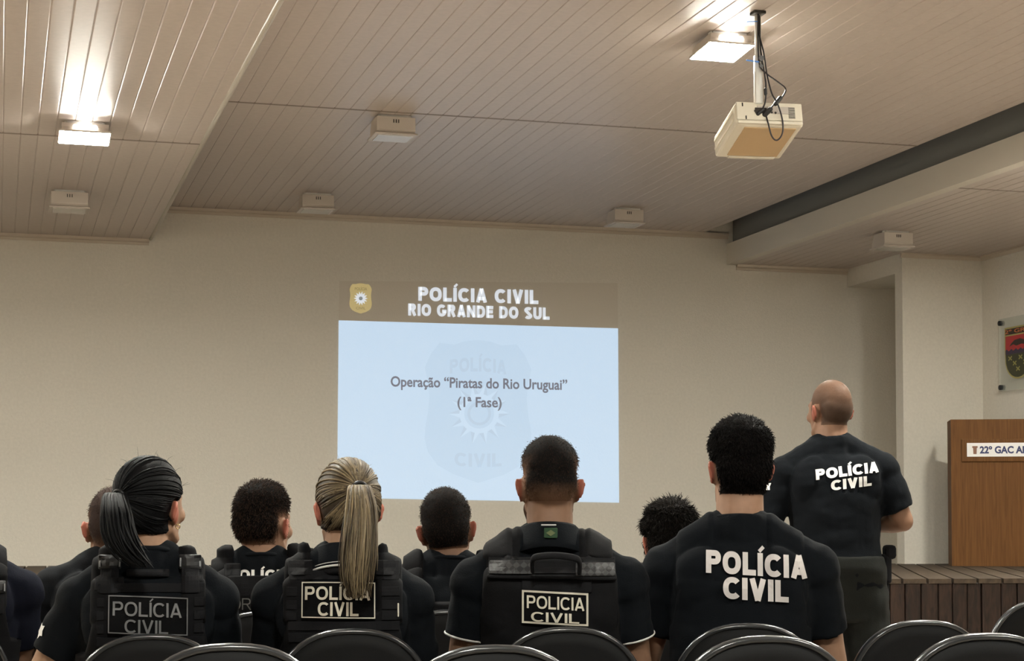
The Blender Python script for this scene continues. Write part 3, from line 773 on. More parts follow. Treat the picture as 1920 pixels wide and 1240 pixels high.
def make_person(label, loc, T, rz, skin='skin_b', w=1.0, lean=0.0, roll=0.0, twist=0.0, head=(0, 0, 0), hd_scale=1.0, arms=None, standing=False,
                tee='tee', sleeve=.78, sleeve_trim=False, female=False, neck_w=1.0, legs=None, headshift=(0, 0, 0), belly=0.0):
    """builds the body (one skin), the shirt, trousers and shoes; local frame: facing +y, seat line z0"""
    p = Person(); p.w = w; p.T = T
    p.root = empty('person', (loc[0], loc[1], 0), rz, label, 'person')
    z0 = .45 if not standing else T - .905 * (T / 1.74)
    u = T - z0; zh = lambda f: z0 + (f - .040 * float(sstep(f, .40, .56)) * (1 - .55 * float(sstep(f, .70, .76)))) * u; p.zh = zh; p.z0 = z0; p.u = u
    piv = Vector((0, 0, z0 + .09))
    MU = Matrix.Translation(piv) @ Matrix.Rotation(R(twist), 4, 'Z') @ Matrix.Rotation(R(-lean), 4, 'X') @ Matrix.Rotation(R(roll), 4, 'Y') @ Matrix.Translation(-piv)
    p.MU = MU
    npv = Vector((0, .005, zh(.775)))
    MH = MU @ Matrix.Translation(npv + Vector(headshift)) @ Matrix.Rotation(R(-head[0]), 4, 'Z') @ Matrix.Rotation(R(-head[1]), 4, 'X') @ Matrix.Rotation(R(head[2]), 4, 'Y') @ Matrix.Translation(-npv)
    hc = Vector((0, .015, T - .117 * hd_scale)); p.MHead = MH @ Matrix.Translation(hc) @ Matrix.Scale(hd_scale, 4)
    fw = .86 if female else 1.0
    # upper body ------------------------------------------------------
    tor = [(z0 + .005, 0, .15 * w, .11), (z0 + .06, 0, .168 * w, .125), (z0 + .13, 0, .165 * w, .122 + belly), (zh(.27), 0, .150 * w * (.92 if female else 1), .112 + belly), (zh(.42), -.004, .163 * w, .118 + belly * .6), (zh(.53), -.008, .174 * w, .120), (zh(.60), -.012, .170 * w, .110), (zh(.655), -.014, .140 * w, .088), (zh(.70), -.012, .085 * w, .068)]
    sh = {s_: Vector((s_ * .178 * w, -.012, zh(.628))) for s_ in (-1, 1)}
    arms = arms or {}
    A_ = {}
    for s_ in (-1, 1):
        e, h = arms.get(s_, (None, None))
        if e is None: e = Vector((s_ * .235 * w, .06, zh(.30)))
        if h is None: h = Vector((s_ * .10, .30, z0 + .20))
        A_[s_] = (sh[s_], Vector(e), Vector(h))
    p.A = A_; p.sh = sh
    def upper(inf, skin_mode):
        mb = MB()
        i = inf
        rings = [(z, cy, hw + i, hd + i) for z, cy, hw, hd in tor]
        if not skin_mode: rings = rings[:-1] + [(zh(.70), -.012, .085 * w + i, .068 + i)]
        mb.loft(rings)
        for s_ in (-1, 1):
            mb.tube([(s_ * .030, -.012, zh(.735)), (s_ * .095 * w, -.016, zh(.694)), (s_ * .165 * w, -.014, zh(.645))], [.047 * fw + i * .8, .050 * fw + i * .8, .052 * fw + i * .8])
            mb.ell(sh[s_] + Vector((s_ * .004, 0, -.004)), (.060 * fw + i, .062 * fw + i, .064 * fw + i))
            if not female: mb.ell((s_ * .08, .07, zh(.55)), (.08, .05, .06))
            else: mb.ell((s_ * .075, .085, zh(.50)), (.065 + i, .055 + i, .06 + i))
            mb.ell((s_ * .085 * w, -.085, zh(.58)), (.075 + i, .034 + i, .095 + i))          # shoulder blades
        return mb
    body = upper(0, True)
    body.tube([(0, -.014, zh(.67)), (0, -.004, zh(.76)), (0, .008, zh(.84))], [(.064 * neck_w * fw, .062 * neck_w), (.057 * neck_w * fw, .058 * neck_w), (.056 * neck_w * fw, .060)])
    for s_ in (-1, 1):
        S_, E_, H_ = A_[s_]; d1 = E_ - S_; d2 = H_ - E_
        body.tube([S_, S_ + d1 * .35, S_ + d1 * .7, E_], [.054 * fw, .051 * fw, .044 * fw, .041 * fw])
        body.tube([E_, E_ + d2 * .25, E_ + d2 * .6, H_], [.041 * fw, .043 * fw, .035 * fw, (.029 * fw, .022 * fw)], side=d2.cross(Vector((s_, 0, .2))).normalized())
        dn = d2.normalized(); dn = (dn + Vector((0, 0, -.25 if not standing else 0))).normalized()
        sd = Vector((s_, 0, 0)); sd = (sd - dn * sd.dot(dn)).normalized(); up = sd.cross(dn) * s_
        if up.z < 0: up = -up
        K = H_ + dn * .085
        body.tube([H_ - dn * .01, H_ + dn * .04, K], [(.027, .019), (.037, .017), (.041, .015)], side=sd)
        for q, (ln, of) in enumerate(((.068, -.031), (.078, -.0105), (.073, .0105), (.056, .031))):
            of_ = of * -1
            b0 = K + sd * of_ - dn * .012; b1 = b0 + (dn + sd * of_ * 2.2 - up * .15).normalized() * ln * .5; b2 = b1 + (dn * .85 + sd * of_ * 2 - up * .55).normalized() * ln * .55
            body.tube([b0, b1, b2], [.0092, .0086, .0072], n=10)
        t0 = H_ + dn * .025 - sd * .028; t1 = t0 + (dn * .6 - sd * .7 - up * .15).normalized() * .042; t2 = t1 + (dn * .9 - sd * .25 - up * .3).normalized() * .032
        body.tube([t0, t1, t2], [.0125, .0105, .0085], n=10)
    body.xform(MU)
    # head (built about its own centre) --------------------------------
    hd = MB()
    hd.ell((0, -.012, .028), (.0700, .093, .087), nu=32, nv=20)
    hd.ell((0, -.045, .002), (.066, .060, .070), nu=28, nv=16)
    hd.ell((0, .030, -.005), (.066, .070, .085), nu=28, nv=16)
    hd.ell((0, .036, -.060), (.056, .056, .050), nu=24, nv=14)
    hd.tube([(-.048, .005, -.062), (-.034, .055, -.092), (0, .080, -.100), (.034, .055, -.092), (.048, .005, -.062)], [.019, .018, .019, .018, .019])
    hd.ell((0, .086, -.098), (.022, .016, .016))
    hd.tube([(0, .088, .012), (0, .102, -.012), (0, .112, -.034)], [.010, .012, .014]); hd.ell((-.013, .097, -.037), (.010, .012, .009)); hd.ell((.013, .097, -.037), (.010, .012, .009))
    hd.tube([(-.046, .070, .018), (-.02, .088, .022), (.02, .088, .022), (.046, .070, .018)], .010)
    hd.ell((-.042, .068, -.030), (.022, .020, .022)); hd.ell((.042, .068, -.030), (.022, .020, .022))
    hd.ell((0, .094, -.064), (.024, .010, .007)); hd.ell((0, .092, -.074), (.020, .010, .007))
    for s_ in (-1, 1):
        hd.ell((s_ * .032, .080, .002), (.014, .011, .009))
        ra = Matrix.Rotation(s_ * R(30), 3, 'Z') @ Matrix.Rotation(s_ * R(10), 3, 'Y') @ Matrix.Rotation(R(-10), 3, 'X')
        ec = Vector((s_ * .081, -.012, -.014))
        hd.ell(ec, (.0068, .0200, .030), ra); hd.ell(ec + Vector((s_ * .003, -.001, .008)), (.0068, .0190, .021), ra); hd.ell((s_ * .073, -.002, -.020), (.012, .016, .028)); hd.ell((s_ * .0755, .0, -.043), (.0065, .009, .010), ra)
    hd.xform(p.MHead); body.add(hd.v, hd.f)
    # joins the neck to the turned head
    nb = MU @ Vector((0, -.010, zh(.70))); nt_ = p.MHead @ Vector((0, -.012, -.045)); body.tube([nb, nb.lerp(nt_, .5), nt_], [.060 * neck_w * fw, .056 * neck_w * fw, .055 * fw])
    # legs ---------------------------------------------------------------
    L_ = {}
    for s_ in (-1, 1):
        if legs: hip, kn, an = [Vector(q) for q in legs[s_]]
        elif standing: hip, kn, an = Vector((s_ * .09, 0, z0 + .03)), Vector((s_ * .10, .02, z0 * .52)), Vector((s_ * .11, -.01, .09))
        else: hip, kn, an = Vector((s_ * .085, .0, z0 + .088)), Vector((s_ * .115, .42, z0 + .065)), Vector((s_ * .10, .36, .10))
        L_[s_] = (hip, kn, an)
        body.tube([hip, hip.lerp(kn, .5), kn], [.080, .070, .054]); body.tube([kn, kn.lerp(an, .3), an], [.052, .053, .036])
        body.tube([an + Vector((0, -.03, -.045)), an + Vector((0, .06, -.05)), an + Vector((0, .16, -.06))], [(.034, .032), (.040, .030), (.036, .022)], side=(1, 0, 0))
    p.L = L_
    me = remeshed(body, .0055, 4)
    c, nr = arrs(me); q = apply(p.MHead.inverted(), c)
    fl = sstep(np.abs(q[:, 0]), .072, .079) * (np.linalg.norm(q, axis=1) < .12)          # ears are redder than the rest
    at = me.attributes.new('flush', 'FLOAT', 'POINT'); at.data.foreach_set('value', np.ascontiguousarray(fl, dtype=np.float32))
    p.body = link('body', me, M[skin], p.root, True)
    # trousers, shoes ------------------------------------------------------
    tr = MB()
    tr.loft([(z0 + .005 - (.06 if standing else 0), 0, .15 * w + .010, .118), (z0 + .06, 0, .175 * w + .010, .139), (z0 + .145 , 0, .172 * w + (.014 if standing else .010), (.143 if standing else .137) + belly)] + ([(z0 + .195, 0, .156 * w + .018, .138 + belly)] if standing else []))
    for s_ in (-1, 1):
        hip, kn, an = L_[s_]
        if standing:
            tr.tube([hip + Vector((0, 0, .04)), hip.lerp(kn, .35), kn, kn.lerp(an, .55), an], [(.098, .115), (.094, .105), .080, .076, .074])
        else:
            tr.tube([hip, hip.lerp(kn, .5), kn], [.083, .082, .068]); tr.tube([kn, kn.lerp(an, .4), an], [.066, .064, .058], cap='round')
    tme = remeshed(tr, .008, 5)
    c, nr = arrs(tme); c = c + nr * (vnoise(c, (9, 9, 22), 3.3) * .006)[:, None]
    if not standing: c[:, 2] = np.maximum(c[:, 2], np.where(np.abs(c[:, 1]) < .38, .4495, -1))
    setco(tme, c)
    link('trousers', tme, M['pants'], p.root, True)
    for s_ in (-1, 1):
        an = L_[s_][2]; sb = MB(); sb.tube([an + Vector((0, -.05, -.045)), an + Vector((0, .06, -.045)), an + Vector((0, .19, -.055))], [(.042, .042), (.050, .042), (.044, .030)], side=(1, 0, 0)); sb.tube([an + Vector((0, -.01, -.05)), an + Vector((0, -.01, .04))], .055)
        sm = remeshed(sb, .008, 3); c, nr = arrs(sm); c[:, 2] = np.maximum(c[:, 2], .002); setco(sm, c); link('boot', sm, M['shoe'], p.root, True)
    # shirt ------------------------------------------------------------------
    st_ = upper(.012, False)
    st_.tube([(0, -.016, zh(.66)), (0, -.012, zh(.735)), (0, -.010, zh(.758))], [(.085 * fw, .078), (.070 * neck_w * fw, .070 * neck_w), (.066 * neck_w * fw, .066 * neck_w)], cap='flat')
    p.hem = {}
    for s_ in (-1, 1):
        S_, E_, H_ = A_[s_]; d1 = E_ - S_
        hem = S_ + d1 * sleeve
        st_.tube([S_ - d1 * .05, S_ + d1 * .3, S_ + d1 * (sleeve * .7), hem], [.066 * fw, .068 * fw, .065 * fw, .063 * fw], n=20, cap='flat'); p.hem[s_] = (hem, d1.normalized(), .063 * fw)
    st_.xform(MU)
    sme = remeshed(st_, .006, 4)
    c, nr = arrs(sme)
    seed = random.uniform(0, 50)
    d = vnoise(c, (10, 10, 17), seed) * .006 + vnoise(c, (26, 26, 40), seed + 9) * .002
    # drag folds running down from the shoulders
    d += vnoise(c, (30, 12, 5), seed + 4) * .003
    d = np.maximum(d, -.003)
    c = c + nr * d[:, None]; setco(sme, c)
    p.shirt = link('shirt', sme, M[tee], p.root, True)
    if sleeve_trim:
        for s_ in (-1, 1):
            hem, dn, r = p.hem[s_]; tb = MB(); a = dn.orthogonal().normalized(); b_ = dn.cross(a); q = [hem + (a * cos(2 * pi * k / 28) + b_ * sin(2 * pi * k / 28)) * (r + .0005) - dn * .004 for k in range(29)]
            tb.tube(q, .0028, 8, 'flat'); tb.xform(MU); link('sleeve_piping', tb.mesh(), M['trim_white'], p.root, True)
    p.bvh = BVHTree.FromPolygons([tuple(v.co) for v in sme.vertices], [tuple(f.vertices) for f in sme.polygons])
    p.surf = [(sme, p.root)]
    return p

def rebvh(p, *meshes):
    V = []; F = []
    for me in meshes:
        n = len(V); V += [tuple(v.co) for v in me.vertices]; F += [tuple(i + n for i in f.vertices) for f in me.polygons]
    p.bvh = BVHTree.FromPolygons(V, F)

def shell_from(p, me, mask, thick, name, m, edge=.012, under=.003, parent=None, fine=0.0):
    """a garment laid over another: the faces where mask > 0, lifted by thick and turned under at the rim"""
    c, nr = arrs(me); mk = mask(apply(p.MU.inverted(), c), c)
    th = thick(c) if callable(thick) else thick
    off = th * sstep(mk, -.004, edge) - under
    if fine: off = off + vnoise(c, (24, 24, 24), 5.5) * fine * sstep(mk, 0, edge)
    c2 = c + nr * off[:, None]
    keep = mk > -.012; idx = -np.ones(len(c), int); F = []
    for f in me.polygons:
        vs = f.vertices
        if all(keep[i] for i in vs): F.append(tuple(vs))
    used = sorted({i for f in F for i in f}); idx[used] = np.arange(len(used))
    out = bpy.data.meshes.new(name); out.from_pydata([tuple(c2[i]) for i in used], [], [tuple(int(idx[i]) for i in f) for f in F]); out.update()
    o = link(name, out, m, parent or p.root, True); o['_'] = 0; del o['_']
    return o, mk[used]

def vest(p, style):
    """plate carrier over the shirt: back and front panel, shoulder straps, cummerbund"""
    st = dict(bw=.16, arm=.125, ztop=.615, s0=.085, s1=.150, zlow=.13, thick=.020, strap=.016, mat='vest', edge=.010, neck=.055)
    st.update(style); zh = p.zh; z0 = p.z0
    arms = p.A
    def mask(q, c):
        ax = np.abs(q[:, 0]); z = q[:, 2]
        bw = np.where(z < zh(.44), st.get('cumm', .40), st['bw'] + (st['arm'] - st['bw']) * np.clip((z - zh(.44)) / (zh(st['ztop']) - zh(.44)), 0, 1))
        main = np.minimum(np.minimum(bw - ax, zh(st['ztop']) - z), z - (z0 + st['zlow']))
        s0, s1 = st['s0'], st['s1']
        strap = np.minimum(np.minimum(s1 - ax, ax - s0), z - (zh(st['ztop']) - .03))
        m_ = np.maximum(main, strap)
        for s_ in (-1, 1):
            S_, E_, H_ = arms[s_]
            da = seg_dist(q, tuple(S_.lerp(E_, .12)), tuple(E_)) - .078
            m_ = np.where(ax > .15 * p.w, np.minimum(m_, np.maximum(da, np.where(z > zh(.60), .05, -1))), m_) if st.get('armcut', True) else m_
        nk = np.linalg.norm(q[:, :2] - np.array([0, -.01]), axis=1)
        m_ = np.where(z > zh(.66), np.minimum(m_, nk - st['neck'] - .03), m_)
        return m_
    def thick(c):
        q = apply(p.MU.inverted(), c); return np.where(q[:, 2] > zh(st['ztop']) - .0, st['strap'], st['thick'])
    o, mk = shell_from(p, p.shirt.data, mask, thick, 'vest', M[st['mat']], edge=st['edge'])
    sm = o.modifiers.new('s', 'SMOOTH'); sm.iterations = 2; sm.factor = .4
    dg = bpy.context.evaluated_depsgraph_get(); me2 = bpy.data.meshes.new_from_object(o.evaluated_get(dg)); o.modifiers.clear(); o.data = me2; 
    me2.materials.clear(); me2.materials.append(M[st['mat']])
    p.vest = o; rebvh(p, p.shirt.data, o.data)
    return o

def strap_cover(p, name, xc, w_, z_lo, th, m, y_front=.06, parent=None):
    """padding wrapped over a shoulder strap, from the back at z_lo over the top to the front"""
    def mask(q, c):
        return np.minimum(np.minimum(w_ / 2 - np.abs(q[:, 0] - xc), q[:, 2] - z_lo), np.minimum(y_front - q[:, 1], .03))
    o, mk = shell_from(p, p.vest.data, mask, th, name, m, edge=.007, under=.002, parent=parent or p.vest)
    return o

def hit(p, x, z, fr=None):
    """point on the wearer's back at unposed (x, z), and the outward normal"""
    o = p.MU @ Vector((x, -.8, z)); d = (p.MU.to_3x3() @ Vector((0, 1, 0))).normalized()
    r = p.bvh.ray_cast(o, d, 1.2)
    return r[0], -d
def conform_grid(p, x0, x1, z0, z1, nx=10, nz=6, smooth=6, shape=None, skew=0.0):
    G = []
    for j in range(nz + 1):
        row = []
        for i in range(nx + 1):
            x = x0 + (x1 - x0) * i / nx; z = z0 + (z1 - z0) * j / nz + skew * (x - (x0 + x1) / 2)
            h, nrm = hit(p, x, z); row.append((Vector((x, -.8, z)), (p.MU.inverted() @ h).y if h is not None else None))
        G.append(row)
    ys = np.array([[np.nan if g[1] is None else g[1] for g in r] for r in G])
    if np.isnan(ys).all(): ys[:] = -.15
    med = np.nanmedian(ys); ys = np.where(np.isnan(ys), med, ys); ys = np.minimum(ys, med + .05)
    for _ in range(smooth):
        a = np.pad(ys, 1, mode='edge'); ys = np.minimum(ys, (a[:-2, 1:-1] + a[2:, 1:-1] + a[1:-1, :-2] + a[1:-1, 2:] + ys * 2) / 6 + .0008)
    return G, ys
def pad(p, name, x0, x1, z0, z1, th, m, parent=None, nx=10, nz=6, bulge=0.0, skew=0.0, inset=.004, under=.006):
    """cloth or plastic piece lying on the back over the unposed rectangle x0..x1, z0..z1"""
    G, ys = conform_grid(p, x0, x1, z0, z1, nx, nz, skew=skew)
    p.__dict__.setdefault('pads', {})
    mb = MB(); vs = []; N_ = (nx + 1) * (nz + 1)
    for lay in (0, 1):
        for j in range(nz + 1):
            for i in range(nx + 1):
                g = G[j][i][0]; a = 1 - abs(2 * i / nx - 1) ** 4; b_ = 1 - abs(2 * j / nz - 1) ** 4
                y = ys[j, i] - (th + bulge * a * b_) if lay else ys[j, i] + under
                vs.append(p.MU @ Vector((g.x, y, g.z)))
    fs = []
    for lay in (0, 1):
        for j in range(nz):
            for i in range(nx):
                a = lay * N_ + j * (nx + 1) + i; q = (a, a + 1, a + nx + 2, a + nx + 1); fs.append(q if lay == 1 else q[::-1])
    def sidew(i0, i1): fs.append((i0, i1, i1 + N_, i0 + N_))
    for i in range(nx): sidew(i, i + 1); sidew(nz * (nx + 1) + i, nz * (nx + 1) + i + 1)
    for j in range(nz): sidew(j * (nx + 1), (j + 1) * (nx + 1)); sidew(j * (nx + 1) + nx, (j + 1) * (nx + 1) + nx)
    mb.add(vs, fs); o = mb.build(name, m, parent or p.root)
    p.pads[o.name] = (x0, x1, z0, z1, nx, nz, ys)
    if inset:
        bv = o.modifiers.new('b', 'BEVEL'); bv.width = min(inset, th * .45); bv.segments = 2; bv.limit_method = 'ANGLE'; bv.angle_limit = R(50)
    return o
def lay_flat(p, name, v2, f, m, lift=.004, parent=None, skew=0.0, split=.012):
    """flat print: 2-D outline laid on the back"""
    bm = bmesh.new(); vv = [bm.verts.new((a, b_, 0)) for a, b_ in v2]
    for q in f:
        try: bm.faces.new([vv[i] for i in q])
        except ValueError: pass
    for _ in range(4):
        es = [e for e in bm.edges if e.calc_length() > split * 1.6]
        if not es: break
        bmesh.ops.subdivide_edges(bm, edges=es, cuts=1)
    bmesh.ops.triangulate(bm, faces=bm.faces[:])
    bm.verts.ensure_lookup_table()
    xs = [v.co.x for v in bm.verts]; zs = [v.co.y for v in bm.verts]; xm = (min(xs) + max(xs)) / 2
    if parent is not None and parent.name in getattr(p, 'pads', {}):
        ax, bx, az, bz, NX, NZ, ys = p.pads[parent.name]
    else:
        NX, NZ = 24, 12; ax, bx, az, bz = min(xs) - .005, max(xs) + .005, min(zs) - .005, max(zs) + .005
        G, ys = conform_grid(p, ax, bx, az, bz, NX, NZ, smooth=5, skew=skew)
    for v in bm.verts:
        fx = min(NX, max(0, (v.co.x - ax) / (bx - ax) * NX)); fz = min(NZ, max(0, (v.co.y - az) / (bz - az) * NZ)); i = min(NX - 1, int(fx)); j = min(NZ - 1, int(fz)); tx, tz = fx - i, fz - j
        y = (ys[j, i] * (1 - tx) + ys[j, i + 1] * tx) * (1 - tz) + (ys[j + 1, i] * (1 - tx) + ys[j + 1, i + 1] * tx) * tz
        v.co = p.MU @ Vector((v.co.x, y - lift, v.co.y + skew * (v.co.x - xm)))
    me = bpy.data.meshes.new(name); bm.to_mesh(me); bm.free()
    return link(name, me, m, parent or p.root)
def frame_flat(x0, x1, z0, z1, t):
    V = [(x0, z0), (x1, z0), (x1, z1), (x0, z1), (x0 + t, z0 + t), (x1 - t, z0 + t), (x1 - t, z1 - t), (x0 + t, z1 - t)]
    return np.array(V), [(0, 1, 5, 4), (1, 2, 6, 5), (2, 3, 7, 6), (3, 0, 4, 7)]

# hair ------------------------------------------------------------------------
def hair_mask(q, nape=-.075, back=-.028, front=.080, top=.020, slope=.75, burn=-.03):
    x, y, z = q[:, 0], q[:, 1], q[:, 2]; ax = np.abs(x)
    mb_ = np.minimum(z - nape, (back - y))
    mt = np.minimum(z - (top + np.maximum(0, y - .02) * slope), front - y)
    ms = np.minimum(np.minimum(z - burn, .040 - y), y - .010) * 1.0          # side burns in front of the ear
    ms = np.where(ax < .05, -1, ms)
    m_ = np.maximum(np.maximum(mb_, mt), ms)
    near_ear = (ax > .0745) & (z < .016) & (y > -.040)
    return np.where(near_ear, -.02, m_)
def hair_cap(p, name, m, h_top=.014, h_side=.006, fade=.03, ramp=.012, nz=(60, 60, 60), amp=.002, seed=1.0, tone_fn=None, clump=0.0, strands=0, slen=.010, srad=.0007, lay=.75, mess=.35, **kw):
    me = p.body.data; c, nr = arrs(me); q = apply(p.MHead.inverted(), c)
    inside = (np.linalg.norm(q - np.array([0, 0, .0]), axis=1) < .16) & (q[:, 2] > -.105)
    idx = np.where(inside)[0]; mk = np.full(len(c), -1.0); mk[idx] = hair_mask(q[idx], **kw)
    keep = mk > -.006
    F = [tuple(f.vertices) for f in me.polygons if all(keep[i] for i in f.vertices)]
    used = sorted({i for f in F for i in f}); mp = {i: k for k, i in enumerate(used)}
    qu = q[used]; mu = mk[used]; cu = c[used]; nu_ = nr[used]
    hh = h_side + (h_top - h_side) * sstep(qu[:, 2], .02, .09)
    th = hh * sstep(mu, -.002, ramp) - .0022 + .0022 * sstep(mu, -.004, .004)
    nn = vnoise(qu, nz, seed) * amp + (np.abs(vnoise(qu, (22, 22, 22), seed + 3)) * clump if clump else 0)
    cu = cu + nu_ * (th + nn * sstep(mu, 0, ramp * 2))[:, None]
    tone = sstep(mu, 0.0, fade) if tone_fn is None else tone_fn(qu, mu)
    V = [tuple(v) for v in cu]; FF = [tuple(mp[i] for i in f) for f in F]
    if strands:
        # short hairs growing out of the cap, combed down and back
        rnd = np.random.default_rng(int(seed * 100)); ok = np.where(mu > .004)[0]; T_ = list(tone)
        R3 = np.array(p.MHead.to_3x3().normalized())
        for i in rnd.choice(ok, strands):
            if rnd.random() > .25 + tone[i]: continue
            n_ = nu_[i]; qq = qu[i]
            comb = R3 @ np.array([qq[0] * 4, -.5 + (.9 if qq[2] > .09 else 0), -.9 if qq[2] < .07 else -.1]); comb = comb - n_ * comb.dot(n_); comb /= (np.linalg.norm(comb) + 1e-6)
            d_ = n_ * (1 - lay) + comb * lay + rnd.normal(0, mess, 3); d_ /= np.linalg.norm(d_)
            L_ = slen * rnd.uniform(.5, 1.1) * (.35 + .65 * min(1, mu[i] / .03)); a_ = cu[i] - n_ * .001 + rnd.normal(0, .0025, 3); s1 = np.cross(d_, rnd.normal(0, 1, 3)); s1 /= (np.linalg.norm(s1) + 1e-9); s2 = np.cross(d_, s1)
            k0 = len(V); m1 = a_ + d_ * L_ * .55 + n_ * L_ * .05; e_ = a_ + d_ * L_
            for c0, rr in ((a_, srad), (m1, srad * .8)):
                V += [tuple(c0 + s1 * rr), tuple(c0 - s1 * rr * .5 + s2 * rr * .87), tuple(c0 - s1 * rr * .5 - s2 * rr * .87)]
            V.append(tuple(e_)); tn = float(tone[i]) * rnd.uniform(.8, 1.0); T_ += [tn] * 7
            FF += [(k0, k0 + 1, k0 + 4, k0 + 3), (k0 + 1, k0 + 2, k0 + 5, k0 + 4), (k0 + 2, k0, k0 + 3, k0 + 5), (k0 + 3, k0 + 4, k0 + 6), (k0 + 4, k0 + 5, k0 + 6), (k0 + 5, k0 + 3, k0 + 6)]
        tone = np.array(T_)
    out = bpy.data.meshes.new(name); out.from_pydata(V, [], FF); out.update()
    a = out.attributes.new('tone', 'FLOAT', 'POINT'); a.data.foreach_set('value', np.ascontiguousarray(tone, dtype=np.float32))
    o = link(name, out, m, p.root, True); p.hair = o
    return o
def lock_mesh(name, paths, m, p, tones):
    """many thin tapering locks as one head of hair; paths of (points, radii)"""
    V = []; F = []; Tn = []
    k = 5
    for (pts, rad), tn in zip(paths, tones):
        n0 = len(V); a = Vector((1, 0, 0)); n = len(pts)
        for i in range(n):
            t = (pts[min(i + 1, n - 1)] - pts[max(i - 1, 0)]).normalized(); a = a - t * a.dot(t)
            a = a.normalized() if a.length > 1e-5 else t.orthogonal().normalized(); b_ = t.cross(a)
            for j in range(k): V.append(pts[i] + (a * cos(2 * pi * j / k) + b_ * sin(2 * pi * j / k)) * rad[i]); Tn.append(tn)
        for i in range(n - 1):
            for j in range(k): F.append((n0 + i * k + j, n0 + i * k + (j + 1) % k, n0 + (i + 1) * k + (j + 1) % k, n0 + (i + 1) * k + j))
    me = bpy.data.meshes.new(name); me.from_pydata([tuple(v) for v in V], [], F); me.update()
    at = me.attributes.new('tone', 'FLOAT', 'POINT'); at.data.foreach_set('value', np.array(Tn, dtype=np.float32))
    return link(name, me, m, p.root, True)
def swept_locks(p, tie, n=260, rad=.0028, seed=2, name='swept_hair', m=None, lift=.001, lo=.12, hi=1.0):
    """locks combed over the skull from the hairline to the tie (head frame)"""
    rnd = random.Random(seed); hm = p.hair.data
    bv = BVHTree.FromPolygons([tuple(v.co) for v in hm.vertices], [tuple(f.vertices) for f in hm.polygons])
    bd = [v.co for v in hm.vertices]; MHi = p.MHead.inverted(); C_ = p.MHead @ Vector((0, -.01, .015))
    loc = [MHi @ v for v in bd]
    c = np.array([tuple(v) for v in loc]); mk = hair_mask(c, **p.hkw)
    edge = [loc[i] for i in np.where(mk < .008)[0]]
    td = (Vector(tie) - Vector((0, -.01, .015))).normalized()
    paths = []; tones = []
    for _ in range(n):
        e = rnd.choice(edge); sd = (e - Vector((0, -.01, .015))).normalized()
        t0 = rnd.uniform(0, .35); pts = []
        N_ = 12
        wob = rnd.uniform(-.05, .05)
        for i in range(N_):
            t = t0 + (1 - t0) * i / (N_ - 1)
            d = sd.slerp(td, t) if sd.angle(td) < 3.1 else sd.lerp(td, t)
            d = (d + sd.cross(td) * wob * sin(pi * t)).normalized()
            dw = (p.MHead.to_3x3() @ d).normalized()
            h = bv.ray_cast(C_ + dw * .3, -dw, .3)
            if h[0] is None: continue
            pts.append(h[0] + dw * (lift + rnd.uniform(-.0006, .0012)))
        if len(pts) < 5: continue
        r = rnd.uniform(.6, 1.2) * rad; k = len(pts)
        paths.append((pts, [r * (.35 + .65 * min(1, 4 * i / k)) * (1 if i < k - 2 else .8) for i in range(k)])); tones.append(min(1, max(0, rnd.gauss(.45, .28))))
    return lock_mesh(name, paths, m, p, tones)
def pony(p, ctrl, prof, n=170, rad=.0034, seed=3, name='ponytail', m=None, flat=.62, ends=.22, core=True, tone=(.5, .27)):
    """ponytail locks along a guide in the person's frame; prof = spread radius along it"""
    rnd = random.Random(seed); g = bez(ctrl, 8); K = len(g); paths = []; tones = []
    def spread(t):
        q = t * (len(prof) - 1); i = min(len(prof) - 2, int(q)); return prof[i] + (prof[i + 1] - prof[i]) * (q - i)
    for _ in range(n):
        th = rnd.uniform(0, 2 * pi); rr = math.sqrt(rnd.uniform(.02, 1)); tend = 1 - rnd.random() ** 2 * ends * 1.6; dx = rnd.gauss(0, .010); dy = rnd.gauss(0, .004)
        pts = []; N_ = 16; wv = rnd.uniform(0, 6); wa = rnd.uniform(0, .004)
        for i in range(N_):
            t = tend * i / (N_ - 1); q = t * (K - 1); j = min(K - 2, int(q)); c = g[j].lerp(g[j + 1], q - j); s_ = spread(t) * rr
            pts.append(c + Vector((cos(th) * s_ + dx * t * t + wa * sin(wv + 7 * t), sin(th) * s_ * flat + dy * t, 0)))
        r = rnd.uniform(.6, 1.2) * rad; paths.append((pts, [r * min(1, .5 + 4 * i / N_) * (1 if i < N_ * .6 else max(.12, 1 - (i - N_ * .6) / (N_ * .42))) for i in range(N_)])); tones.append(min(1, max(0, rnd.gauss(*tone))))
    return lock_mesh(name, paths, m, p, tones)
def flyaways(p, n, rnd_seed, m, length=.03, name='stray_hairs', lo_z=.04, rad=.0006, up=.6):
    rnd = random.Random(rnd_seed); hm = p.hair.data; MHi = p.MHead.inverted()
    cand = [v for v in hm.vertices if (MHi @ v.co).z > lo_z]; paths = []
    for _ in range(n):
        v = rnd.choice(cand); d = (v.normal + Vector((rnd.uniform(-.8, .8), rnd.uniform(-.8, .8), up * rnd.random()))).normalized(); d2 = (d + Vector((rnd.uniform(-.7, .7), rnd.uniform(-.7, .7), rnd.uniform(-.6, .3)))).normalized(); L0 = length * rnd.uniform(.4, 1)
        a = v.co - v.normal * .002; paths.append(([a, a + d * L0 * .5, a + d * L0 * .5 + d2 * L0 * .5], [rad, rad * .8, rad * .3]))
    return lock_mesh(name, paths, m, p, [.9] * len(paths))

